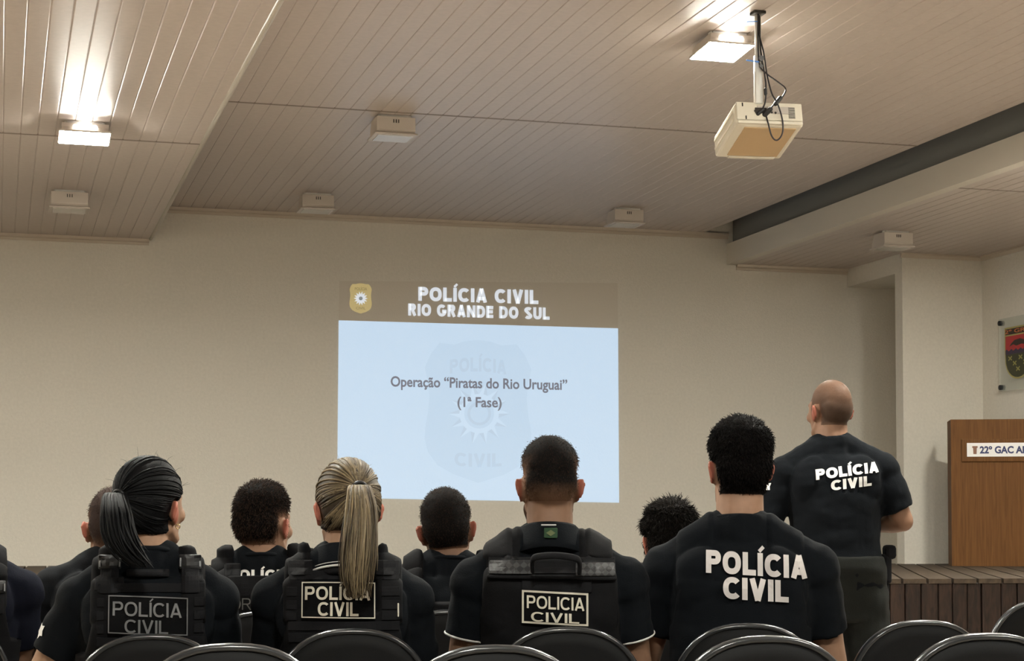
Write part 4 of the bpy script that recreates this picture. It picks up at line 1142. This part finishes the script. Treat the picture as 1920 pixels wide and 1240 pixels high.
# ------------------------------------------------------------------ the people
def facing(P_): return -math.atan2(P_.x, P_.y)
class Px:
    """turns photo pixels into a person's unposed (x, z) at the depth of the back"""
    def __init__(s, u0, zc, back=.17): s.u0 = u0; s.s = F_PX / (zc - back); s.h = 977.0
    def x(s, u): return (u - s.u0) / s.s
    def z(s, v): return EYE.z - (v - s.h) / s.s
def text_block(p, k, lines, m, par, t=.2, skew=0.0, lift=.004, name='lettering', gap=.10):
    for body, u0, u1, v0, v1 in lines:
        v2, f = caps_flat(body, k.x(u0), k.x(u1), k.z(v1), k.z(v0), t, gap)
        lay_flat(p, name, v2, f, m, lift, par, skew)
def id_patch(p, k, u0, u1, v0, v1, m_line, t=.004, skew=0.0, par=None, th=.004):
    o = pad(p, 'name_patch', k.x(u0), k.x(u1), k.z(v1), k.z(v0), th, M['patch'], par or p.root, 18, 10, skew=skew, inset=.001)
    v2, f = frame_flat(k.x(u0) + .001, k.x(u1) - .001, k.z(v1) + .001, k.z(v0) - .001, t)
    lay_flat(p, 'patch_border', v2, f, m_line, th + .0025, o, skew)
    return o
def strap_kit(p, xs, z_buckle, w, par, buckle=True, below=.05, th=.014):
    """shoulder strap padding, buckle and its loose webbing"""
    covers = [strap_cover(p, 'strap_pad', s_, w + .008, z_buckle + .014, th, M['vest']) for s_ in xs]
    for s_ in xs:
        a, b_ = s_ - w / 2, s_ + w / 2
        if buckle:
            o = pad(p, 'buckle', a - .002, b_ + .002, z_buckle - .022, z_buckle + .014, .014, M['buckle'], par, 6, 4, bulge=.004, inset=.004)
            for q in (a, b_ - .004): pad(p, 'buckle_edge', q, q + .004, z_buckle - .016, z_buckle + .006, .0195, M['buckle_edge'], o, 2, 3, inset=.0008)
        pad(p, 'strap_webbing', a + .004, b_ - .004, z_buckle - below - .03, z_buckle - .018, .006, M['webbing'], par, 5, 6)
    return covers
def molle(p, x0, x1, zs, par, h=.022, cells=4, m='webbing'):
    for z in zs: pad(p, 'webbing_strip', x0, x1, z - h / 2, z + h / 2, .0035, M[m], par, 14, 2, inset=.001)
def collar(p, m, trim=None, h=.035, open_front=True, flare=.016, r0=.066, fw=1.0, name='collar'):
    """folded polo collar: a band round the neck and a falling leaf"""
    zb = p.zh(.745); mb = MB(); n = 40; rows = [(0.0, zb - .012, .0), (.001, zb + h * .55, .0), (-.001, zb + h * .9, .002), (.006, zb + h * .8, .0), (flare, zb - .010, 0), (flare + .010, zb - .026, 0)]
    vs = []
    for dr, z, _ in rows:
        for k in range(n + 1):
            t = -pi / 2 + (k / n - .5) * 2 * pi * (.94 if open_front else 1); r = r0 * fw + dr
            vs.append(Vector((cos(t) * r * 1.02, -.010 + sin(t) * r, z - .030 * (.5 + .5 * sin(t)) - (dr * .5 * abs(cos(t)) ** 2))))
    fs = [(i * (n + 1) + j, i * (n + 1) + j + 1, (i + 1) * (n + 1) + j + 1, (i + 1) * (n + 1) + j) for i in range(len(rows) - 1) for j in range(n)]
    mb.add(vs, fs); mb.xform(p.MU); o = mb.build(name, m, p.root, True)
    so = o.modifiers.new('s', 'SOLIDIFY'); so.thickness = .003
    if trim:
        for q, rr in trim:
            base = (len(rows) - 1) * (n + 1); pts = []
            for k in range(n + 1):
                a, b_ = mb.v[base + k], mb.v[base - (n + 1) + k]; pts.append(a.lerp(b_, q) + (p.MU.to_3x3() @ Vector((cos(-pi / 2 + (k / n - .5) * 2 * pi), sin(-pi / 2 + (k / n - .5) * 2 * pi), 0))) * .0022)
            tb = MB(); tb.tube(pts, rr, 6, 'flat'); tb.build('collar_stripe', M['trim_white'], o, True)
    return o
def tee_neck(p, m, fw=1.0):
    """ribbed round neckband"""
    z = p.zh(.757); mb = MB(); n = 36; q = [Vector((cos(2 * pi * k / n) * .064 * fw, -.010 + sin(2 * pi * k / n) * .064, z - .020 * (.5 + .5 * sin(2 * pi * k / n)))) for k in range(n + 1)]
    mb.tube(q, .0065, 10, 'flat'); mb.xform(p.MU); return mb.build('neckband', m, p.root, True)
def sleeve_mark(p, s_, f=.35, size=.028, ang=0.0, par=None):
    """small white emblem on the outside of a sleeve"""
    S_, E_, H_ = p.A[s_]; c = S_.lerp(E_, f); ax = (E_ - S_).normalized(); outv = Vector((s_ * cos(ang), -sin(ang), .1)); outv = (outv - ax * outv.dot(ax)).normalized(); tv = ax.cross(outv)
    star = []
    for k in range(10):
        r = size * (.62 if k % 2 else 1.0); a = 2 * pi * k / 10 + .3; star.append((cos(a) * r * .8, sin(a) * r))
    vs = []; o3 = p.MU.to_3x3()
    cen = None
    for a, b_ in [(0, 0)] + star:
        o = p.MU @ (c + outv * .3 + tv * a + ax * b_); d = -(o3 @ outv); h = p.bvh.ray_cast(o, d, .4); vs.append((h[0] if h[0] is not None else o + d * .24) - d * .0025)
    mb = MB(); mb.add(vs, [(0, 1 + k, 1 + (k + 1) % 10) for k in range(10)]); return link('sleeve_emblem', mb.mesh(fix=False), M['print_bright'], par or p.shirt)

BLACK_HAIR = (.0055, .005, .005)
h_black = lambda sk: hair_material('hair_black_' + sk, {'skin_a': (.26, .15, .10), 'skin_b': (.19, .105, .066), 'skin_c': (.26, .13, .08), 'skin_w': (.2, .12, .08)}[sk], BLACK_HAIR, .75)

CH = 'black padded auditorium chair '
# row with the four people nearest the camera; each chair back just touches its sitter
def seat_for(P_, label, back=.205, rz=R(-6), sc=1.0):
    d = Vector((math.sin(rz), -math.cos(rz), 0)) * -1
    rz = facing(P_) * .8; f = Vector((-math.sin(rz), math.cos(rz), 0))
    return chair(P_.x - f.x * back, P_.y - f.y * back, rz, label, sc=sc)

# --- woman with the black ponytail
Q = at_depth(280, 865, 4.6); k = Px(281, 4.6)
p = make_person('woman with a long black ponytail looking right, black vest with grey lettering', (Q.x, Q.y - .01), Q.z, facing(Q), 'skin_w', w=.93, female=True, head=(32, -3, 0), hd_scale=.965,
                arms={-1: (Vector((-.285, .03, .72)), Vector((-.22, .27, .66))), 1: (Vector((.208, .07, .72)), None)}, sleeve=.60)
vest(p, dict(bw=.150, arm=.128, ztop=.60, s0=.080, s1=.140, thick=.020, strap=.016))
strap_kit(p, (k.x(207) + .002, k.x(359)), k.z(1053), .052, p.vest)
molle(p, k.x(187), k.x(386), [k.z(v) for v in (1104, 1204)], p.vest); molle(p, k.x(187), k.x(200), [k.z(v) for v in (1130, 1155, 1180)], p.vest); molle(p, k.x(366), k.x(386), [k.z(v) for v in (1130, 1155, 1180)], p.vest)
pad(p, 'drag_handle', k.x(240), k.x(320), k.z(1084), k.z(1070), .014, M['webbing'], p.vest, 10, 3, bulge=.008)
pad(p, 'hook_panel', k.x(182), k.x(236), k.z(1108), k.z(1084), .005, M['webbing'], p.vest); pad(p, 'hook_panel', k.x(346), k.x(384), k.z(1092), k.z(1068), .005, M['webbing'], p.vest)
o = id_patch(p, k, 207, 355, 1119, 1191, M['print_grey'], .0028, skew=-.045, par=p.vest, th=.008)
text_block(p, k, [('POLÍCIA', 216, 343, 1131, 1157), ('CIVIL', 238, 318, 1163, 1188)], M['print_grey'], o, .15, -.045, .0125)
tee_neck(p, M['tee'], .95); sleeve_mark(p, -1, .42, .022, R(20))
p.hkw = dict(nape=-.072, back=-.012, front=.086, top=.008, slope=.55, burn=.03)
hm = tone_mat('hair_raven', (.0035, .0035, .004), (.0075, .008, .009), .55, spec=.10, bump=.3, bscale=400, nmix=.2)
hair_cap(p, 'hair', hm, .014, .013, fade=.004, ramp=.006, amp=.0015, nz=(12, 12, 30), tone_fn=lambda q, m_: np.full(len(m_), .25), **p.hkw)
tie = p.MHead @ Vector((-.022, -.113, .028))
swept_locks(p, (-.022, -.113, .028), 260, .0026, 5, 'swept_hair', hm)
lx = lambda u: (u - 278) / 745.; lz = lambda v: Q.z - (v - 865) / 745.
pony(p, [tie + Vector((.012, .012, 0)), tie + Vector((-.010, -.022, .004)), Vector((lx(219), -.160, lz(962))), Vector((lx(226), -.190, lz(1003))), Vector((lx(243), -.205, lz(1036))), Vector((lx(270), -.215, lz(1064)))], [.013, .024, .034, .038, .036, .020], 260, .0032, 4, 'ponytail', hm, .6, .28, tone=(.22, .2))
b = MB(); q = [tie + (p.MHead.to_3x3() @ Vector((cos(2 * pi * i / 20) * .015, -.004, sin(2 * pi * i / 20) * .015))) for i in range(21)]; b.tube(q, .005, 8, 'flat'); b.build('hair_tie', M['black'], p.root, True)
flyaways(p, 40, 3, hm, .035, rad=.0004)
ear = p.MHead @ Vector((.086, -.006, -.056)); b = MB(); b.tube([ear + Vector((cos(2 * pi * i / 16) * .0055, 0, sin(2 * pi * i / 16) * .0055)) for i in range(17)], .0013, 8, 'flat'); b.build('hoop_earring', M['gold'], p.root, True)
seat_for(Vector((Q.x + .006, Q.y, 0)), CH + 'behind the woman with the black ponytail', sc=.988)

# --- woman with the blond ponytail
Q = at_depth(652, 868, 4.65); k = Px(630, 4.65)
p = make_person('woman with a long blond ponytail, black vest with cream bordered patch', (Q.x - .012, Q.y - .01), Q.z, facing(Q), 'skin_w', w=.95, female=True, head=(-12, 2, 0), hd_scale=.98,
                arms={-1: (Vector((-.190, .07, .74)), None), 1: (Vector((.200, .08, .70)), None)}, sleeve=.68, sleeve_trim=True, headshift=(.012, 0, 0))
vest(p, dict(bw=.155, arm=.132, ztop=.60, s0=.085, s1=.148, thick=.020, strap=.018))
strap_kit(p, (k.x(549), k.x(714)), k.z(1047), .058, p.vest, buckle=False, below=-.008, th=.020)
for s_ in (k.x(549), k.x(714)):
    pad(p, 'strap_flap', s_ - .031, s_ + .031, k.z(1080), k.z(1052), .012, M['webbing'], p.vest, 6, 4, bulge=.003)
molle(p, k.x(528), k.x(736), [k.z(v) for v in (1080, 1174, 1196)], p.vest); molle(p, k.x(702), k.x(736), [k.z(v) for v in (1110, 1135, 1155)], p.vest); molle(p, k.x(524), k.x(544), [k.z(v) for v in (1110, 1135, 1155)], p.vest)
pad(p, 'drag_handle', k.x(585), k.x(660), k.z(1078), k.z(1064), .014, M['webbing'], p.vest, 10, 3, bulge=.006)
o = id_patch(p, k, 552, 691, 1092, 1160, M['print_cream'], .0028, skew=-.015, par=p.vest, th=.008)
text_block(p, k, [('POLÍCIA', 559, 681, 1101, 1126), ('CIVIL', 583, 659, 1130, 1155)], M['print_cream'], o, .18, -.015, .0125)
pad(p, 'pull_tab', k.x(732), k.x(735), k.z(1158), k.z(1132), .006, M['print_cream'], p.vest, 2, 6)
collar(p, M['tee'], [(.0, .0032), (.55, .0011)], fw=.98)
p.hkw = dict(nape=-.062, back=-.012, front=.086, top=.008, slope=.55, burn=.03)
hb = tone_mat('hair_blond', (.020, .013, .008), (.27, .205, .12), .45, spec=.25, bump=.2, bscale=300, nmix=.25, nscale=90)
hair_cap(p, 'hair', hb, .014, .013, fade=.004, ramp=.006, amp=.001, nz=(12, 12, 30), tone_fn=lambda q, m_: .02 + .16 * sstep(q[:, 2], -.03, .05), **p.hkw)
tl_ = Vector((.006, -.122, .046)); tie = p.MHead @ tl_
so = swept_locks(p, tuple(tl_), 340, .0024, 8, 'swept_hair', hb)
lx = lambda u: (u - 640) / 745.; lz = lambda v: Q.z - (v - 868) / 745.
tx = tie.x
ox = tx - lx(667)
pony(p, [tie + Vector((0, .012, 0)), tie + Vector((0, -.018, .001)), Vector((lx(670) + ox, -.165, lz(955))), Vector((lx(668) + ox, -.190, lz(1000))), Vector((lx(664) + ox, -.205, lz(1045))), Vector((lx(661) + ox, -.215, lz(1085))), Vector((lx(664) + ox, -.215, lz(1122)))], [.015, .027, .038, .042, .042, .034, .016], 420, .0026, 9, 'ponytail', hb, .6, .34, tone=(.42, .30))
b = MB(); q = [tie + (p.MHead.to_3x3() @ Vector((cos(2 * pi * i / 20) * .016, -.004, sin(2 * pi * i / 20) * .013))) for i in range(21)]; b.tube(q, .005, 8, 'flat'); b.build('hair_tie', M['black'], p.root, True)
flyaways(p, 24, 4, hb, .03, rad=.0004)
seat_for(Vector((Q.x + .005, Q.y, 0)), CH + 'behind the woman with the blond ponytail')

# --- man in the middle with the reflective vest
Q = at_depth(1023, 825, 4.75); k = Px(1033, 4.75, .19)
p = make_person('man with faded black hair and beard, vest with reflective strips and drag handle', (Q.x + .005, Q.y - .02), Q.z, facing(Q), 'skin_b', w=1.04, head=(-6, 0, 0), hd_scale=.98,
                arms={-1: (Vector((-.240, .02, .70)), None), 1: (Vector((.240, .05, .70)), None)}, sleeve=.50, sleeve_trim=True, neck_w=1.08)
vest(p, dict(bw=.178, arm=.165, ztop=.665, s0=.075, s1=.165, thick=.020, strap=.010, neck=.045))
pad(p, 'yoke_panel', k.x(916), k.x(1158), k.z(1084), k.z(1046), .004, M['vest_grey'], p.vest, 16, 8)
pad(p, 'reflective_strip', k.x(918), k.x(1001), k.z(1077), k.z(1052), .016, M['reflect'], p.vest, 10, 4); pad(p, 'reflective_strip', k.x(1082), k.x(1157), k.z(1081), k.z(1056), .016, M['reflect'], p.vest, 10, 4)
pad(p, 'yoke_hem', k.x(914), k.x(1160), k.z(1087), k.z(1080), .015, M['vest'], p.vest, 16, 2, skew=-.015)
hp = [p.MU @ Vector((k.x(u), -.165 - d, k.z(v))) for u, v, d in ((1001, 1070, .02), (1001, 1052, .035), (1008, 1044, .05), (1043, 1041, .058), (1080, 1046, .05), (1088, 1055, .035), (1088, 1073, .02))]
b = MB(); b.tube(bez(hp, 6), [(.010, .006)] * 37, 10, side=(0, 1, 0)); b.build('drag_handle', M['webbing'], p.vest, True)
pad(p, 'handle_base', k.x(998), k.x(1089), k.z(1076), k.z(1052), .010, M['vest'], p.vest, 8, 4)
for a, c_ in ((905, 960), (1102, 1152)):
    strap_cover(p, 'strap_pad', k.x((a + c_) / 2), k.x(c_) - k.x(a), k.z(1050), .012, M['vest_grey'])
pad(p, 'loop_panel', k.x(980), k.x(1112), k.z(1112), k.z(1084), .005, M['webbing'], p.vest, 10, 4)
o = id_patch(p, k, 980, 1106, 1109, 1172, M['print_cream'], .005, skew=-.05, par=p.vest, th=.007)
text_block(p, k, [('POLICIA', 990, 1098, 1119, 1143), ('CIVIL', 998, 1088, 1149, 1167)], M['print_cream'], o, .16, -.05, .0115)
co_ = collar(p, M['tee'], None, h=.042, flare=.018, r0=.070, name='collar')
b = MB(); b.tube([p.MU @ Vector((k.x(u), -.098, k.z(985))) for u in (1018, 1044)], .0022, 6); b.build('collar_stripe', M['trim_white'], co_)
dg = bpy.context.evaluated_depsgraph_get(); cm_ = bpy.data.meshes.new_from_object(co_.evaluated_get(dg)); rebvh(p, p.shirt.data, p.vest.data, cm_); bpy.data.meshes.remove(cm_)
o = pad(p, 'flag_tag', k.x(1022), k.x(1048), k.z(1010), k.z(990), .006, M['flag_green'], p.root, 5, 4, under=.01)
v2 = np.array([(k.x(1026), k.z(1000)), (k.x(1035), k.z(1006)), (k.x(1044), k.z(1000)), (k.x(1035), k.z(994))]); lay_flat(p, 'flag_diamond', v2, [(0, 1, 2, 3)], M['flag_mark'], .0085, o)
sleeve_mark(p, -1, .55, .020, R(25))
p.hkw = dict(nape=-.052, back=-.020, front=.084, top=.018, slope=.6, burn=-.09)
hair_cap(p, 'hair', h_black('skin_b'), .013, .0055, fade=.062, ramp=.05, amp=.0012, nz=(90, 90, 90), strands=7000, slen=.006, mess=.25, lay=.82, **p.hkw)
# beard along the jaw
me = p.body.data; c, nr = arrs(me); q = apply(p.MHead.inverted(), c)
mk = np.minimum(np.minimum(-.035 - q[:, 2] + np.maximum(0, q[:, 1] - .06) * .4, q[:, 1] - .012), q[:, 2] + .125); mk = np.where(np.linalg.norm(q, axis=1) < .15, mk, -1)
keep = mk > -.003; F = [tuple(f.vertices) for f in me.polygons if all(keep[i] for i in f.vertices)]; us = sorted({i for f in F for i in f}); mp = {i: j for j, i in enumerate(us)}
bm_ = bpy.data.meshes.new('beard'); bm_.from_pydata([tuple(c[i] + nr[i] * (.007 * float(sstep(np.array([mk[i]]), -.002, .012)[0]) - .0005)) for i in us], [], [tuple(mp[i] for i in f) for f in F]); bm_.update()
a = bm_.attributes.new('tone', 'FLOAT', 'POINT'); a.data.foreach_set('value', np.ascontiguousarray(.4 + .6 * sstep(mk[us], 0, .02), dtype=np.float32)); link('beard', bm_, h_black('skin_b'), p.root, True)
seat_for(Vector((Q.x + .038, Q.y - .02, 0)), CH + 'behind the man with the reflective vest', .215)

# --- man on the right with the large white lettering
Q = at_depth(1381, 795, 4.95); k = Px(1384, 4.95, .19)
p = make_person('broad man with thick black hair, large white lettering across his plain vest', (Q.x + .0, Q.y - .02), Q.z, facing(Q), 'skin_a', w=1.10, head=(-16, 0, 1), hd_scale=1.0, roll=0.0,
                arms={-1: (Vector((-.275, .04, .72)), None), 1: (Vector((.255, .05, .72)), None)}, sleeve=.58, neck_w=1.15, belly=.02)
vest(p, dict(bw=.185, arm=.165, ztop=.60, s0=.068, s1=.175, thick=.012, strap=.010, mat='tee', neck=.04, edge=.016, cumm=.20))
text_block(p, k, [('POLÍCIA', 1320, 1510, 1037, 1080), ('CIVIL', 1352, 1474, 1085, 1126)], M['print_white'], p.vest, .25, -.06, .008, gap=.08)
tee_neck(p, M['tee'], 1.1); sleeve_mark(p, -1, .26, .026, R(50))
p.hkw = dict(nape=-.078, back=-.026, front=.088, top=.006, slope=.5, burn=-.045)
hk = hair_material('hair_thick_black', (.03, .02, .015), (.0055, .005, .005), .7, .2, 90, .8, 260)
hair_cap(p, 'hair', hk, .022, .008, fade=.01, ramp=.014, amp=.003, nz=(34, 34, 34), clump=.004, strands=14000, slen=.016, srad=.0010, lay=.82, mess=.26, **p.hkw)
seat_for(Vector((Q.x - .005, Q.y - .03, 0)), CH + 'behind the man with large white lettering', .225)

# ---- the row in front of them
def front_person(label, u, v, zc, skin, w, headrot, vst, hk_, cap, tee='tee', straps=None, roll=0.0, arms=None, du=0.0, sleeve=.74, hs=1.0, emblem=None, chair_label=None, hshift=(0, 0, 0), twist=0.0):
    Q = at_depth(u, v, zc); B = at_depth(u + du, v, zc)
    p = make_person(label, (B.x, B.y - .02), Q.z, facing(B), skin, w=w, head=headrot, tee=tee, roll=roll, arms=arms, sleeve=sleeve, hd_scale=hs, headshift=((u - du - u) / F_PX * zc + hshift[0], hshift[1], hshift[2]) if du else hshift, twist=twist)
    if vst is not None: vest(p, vst)
    if straps: strap_kit(p, (-straps[0], straps[0]), p.zh(.655), straps[1], p.vest)
    tee_neck(p, M[tee]); p.hkw = hk_
    p.k = Px(u + du, zc)
    if emblem: sleeve_mark(p, *emblem)
    return p
short = dict(nape=-.070, back=-.024, front=.084, top=.014, slope=.6, burn=-.05)
# far left, cut by the photo's edge
p = front_person('person in a navy shirt and vest, cut off by the left edge of the photo', -88, 885, 5.2, 'skin_b', 1.02, (0, 0, 0), dict(bw=.16, arm=.14, s0=.085, s1=.150, thick=.020, strap=.020), short, None, 'tee_navy', (.118, .055), arms={1: (Vector((.195, .08, .74)), Vector((.02, .28, .66)))})
hair_cap(p, 'hair', h_black('skin_b'), .010, .006, fade=.03, ramp=.02, strands=4000, **short); Q = p.root.location
seat_for(Q + Vector((-.04, .02, 0)), CH + 'cut by the left edge of the photo', .22, R(-4))
# buzz cut man beside the black ponytail
p = front_person('man with brown buzz cut in charcoal shirt, half hidden behind the black ponytail', 222, 923, 5.5, 'skin_w', .86, (4, 4, -3), None, short, None, 'tee_grey', arms={-1: (Vector((-.25, .06, .70)), Vector((-.05, .29, .66))), 1: (Vector((.140, .10, .70)), None)}, du=-36, hshift=(-.0586, 0, 0), roll=4.4, emblem=(-1, .45, .022, R(30)), sleeve=.72)
hair_cap(p, 'hair', hair_material('hair_brown_buzz', (.20, .12, .085), (.045, .030, .026), .8, .3, 200), .006, .005, fade=.045, ramp=.02, amp=.0008, nz=(90, 90, 90), strands=5000, slen=.006, **short)
seat_for(p.root.location + Vector((.03, .02, 0)), CH + 'of the man with the brown buzz cut', .205, R(-4)); p.root.location.z = .014
# dark haired man between the two women
p = front_person('man with short dark hair looking right, vest marked with grey outlined lettering', 490, 908, 5.5, 'skin_a', .93, (28, 0, 0), dict(bw=.155, arm=.135, ztop=.60, s0=.085, s1=.148, thick=.020, strap=.020), short, None, 'tee', None, du=-2, arms={-1: (Vector((-.175, .07, .72)), None)})
k = Px(486, 5.5)
strap_cover(p, 'strap_pad', -.115, .072, k.z(1046), .022, M['vest']); strap_cover(p, 'strap_pad', .115, .072, k.z(1046), .022, M['vest'])
text_block(p, k, [('POLÍCIA', 426, 544, 1070, 1090)], M['print_bright'], p.shirt, .24, 0, .0045)
pad(p, 'vest_top_flap', k.x(425), k.x(552), k.z(1120), k.z(1081), .010, M['vest'], p.vest, 10, 5); pad(p, 'vest_top_flap', k.x(418), k.x(449), k.z(1110), k.z(1058), .010, M['vest'], p.vest, 6, 5)
o = pad(p, 'name_patch', k.x(424), k.x(545), k.z(1172), k.z(1112), .006, M['patch'], p.vest, 10, 6)
text_block(p, k, [('DRACO', 432, 532, 1123, 1144)], M['print_dim'], o, .10, -.02, .009)
v2, f = text_flat('Rio Grande', k.x(446), k.x(516), k.z(1157), k.z(1149), shear=.3); lay_flat(p, 'lettering', v2, f, M['print_dim'], .0085, o)
pad(p, 'patch_line', k.x(432), k.x(540), k.z(1165), k.z(1163), .009, M['print_dim'], o, 6, 2, inset=0)
hair_cap(p, 'hair', h_black('skin_a'), .014, .005, fade=.03, ramp=.02, amp=.002, nz=(34, 34, 34), clump=.002, strands=9000, slen=.014, srad=.0009, lay=.7, **short)
seat_for(p.root.location + Vector((.01, .02, 0)), CH + 'of the man between the two ponytailed women', .21, R(-4))
# round headed man left of the middle
p = front_person('man with cropped black hair and both ears showing, in a black vest', 838, 918, 5.6, 'skin_b', .98, (2, 2, -5), dict(bw=.155, arm=.135, ztop=.61, s0=.080, s1=.145, thick=.020, strap=.016), short, None, 'tee', (.112, .05), du=2)
hair_cap(p, 'hair', h_black('skin_b'), .009, .007, fade=.012, ramp=.012, amp=.0010, nz=(90, 90, 90), strands=7000, slen=.007, **short)
seat_for(p.root.location + Vector((0, .02, 0)), CH + 'of the man with cropped black hair', .21, R(-4))
# tousled hair, mostly hidden
p = front_person('person with tousled dark hair, mostly hidden behind the broad man', 1253, 946, 5.85, 'skin_a', .95, (-14, 6, 0), None, short, None, 'tee_navy', du=0)
hm2 = hair_material('hair_tousled', (.03, .022, .016), (.010, .0085, .0075), .7, .3, 90, .8, 260)
hair_cap(p, 'hair', hm2, .018, .012, fade=.01, ramp=.014, amp=.004, nz=(30, 30, 30), clump=.006, strands=9000, slen=.032, srad=.0012, lay=.8, mess=.25, **short); flyaways(p, 26, 21, hm2, .045, rad=.0012, up=.8, lo_z=.08)
seat_for(p.root.location + Vector((0, .02, 0)), CH + 'of the person with tousled hair', .205, R(-4))

# --- standing man
Q = at_depth(1556, 712, 7.1); 
z0 = Q.z - .905 * (Q.z / 1.74)
p = make_person('standing bald man in black shirt with white lettering, turned towards the slide', (Q.x + .015, Q.y - .02), Q.z, facing(Q) + R(9), 'skin_c', w=1.04, standing=True, head=(-24, 0, 2), hd_scale=1.0, roll=-1.6,
                arms={-1: (Vector((-.285, .0, Q.z - .60)), Vector((-.20, .16, Q.z - .78))), 1: (Vector((.262, -.02, Q.z - .565)), Vector((.15, .20, Q.z - .58)))}, sleeve=.80, neck_w=1.1, belly=.02,
                legs={-1: ((-.10, 0, z0 + .03), (-.15, .03, z0 * .52), (-.20, -.02, .09)), 1: ((.10, 0, z0 + .03), (.15, .02, z0 * .52), (.21, -.03, .09))})
tee_neck(p, M['tee'], 1.05)
k = Px(1573, 7.1, .15)
text_block(p, k, [('POLÍCIA', 1530, 1650, 873, 893), ('CIVIL', 1557, 1634, 897, 916)], M['print_bright'], p.shirt, .26, .10, .006, gap=.08)
hair_cap(p, 'hair', hair_material('hair_shaved', (.13, .075, .050), (.05, .032, .023), .5, .3, 220, .2), .0012, .0012, fade=.06, ramp=.02, amp=.0003, nz=(90, 90, 90), tone_fn=lambda q, m_: .75 * sstep(m_, 0, .02) * (1 - sstep(q[:, 2], -.01, .06)) + .12, nape=-.07, back=-.024, front=.06, top=.014, slope=.6, burn=-.05)
sleeve_mark(p, -1, .30, .024, R(35))
zb = p.z0 + .175
b = MB(); b.bevbox((.205, .0, zb + .035), (.045, .075, .055), .014); b.bevbox((.192, .0, zb - .03), (.035, .07, .12), .014); b.bevbox((.188, .01, zb - .11), (.030, .05, .06), .012); b.build('holster', M['webbing'], p.root)

# ---- empty chairs
for u, v, z, lab, rz, sc in [(1732, 1168, .88, 'empty, right of the broad man and in front of the stage', -8, 1), (436, 1215, .905, 'in the nearest row, between the two ponytailed women', -6, 1.03), (930, 1218, .905, 'in the nearest row, left of the middle man\'s back', -6, 1.03),
                         (1440, 1200, .905, 'in the nearest row, in front of the broad man\'s chair', -8, 1.03), (1852, 1195, .905, 'in the nearest row, at the lower right corner', -8, 1.03), (1962, 1128, .88, 'farther forward, cut by the right edge of the photo', -8, 1)]:
    P_ = at_z(u, v, z); chair(P_.x, P_.y + .035, R(rz), CH + lab, sc=sc)
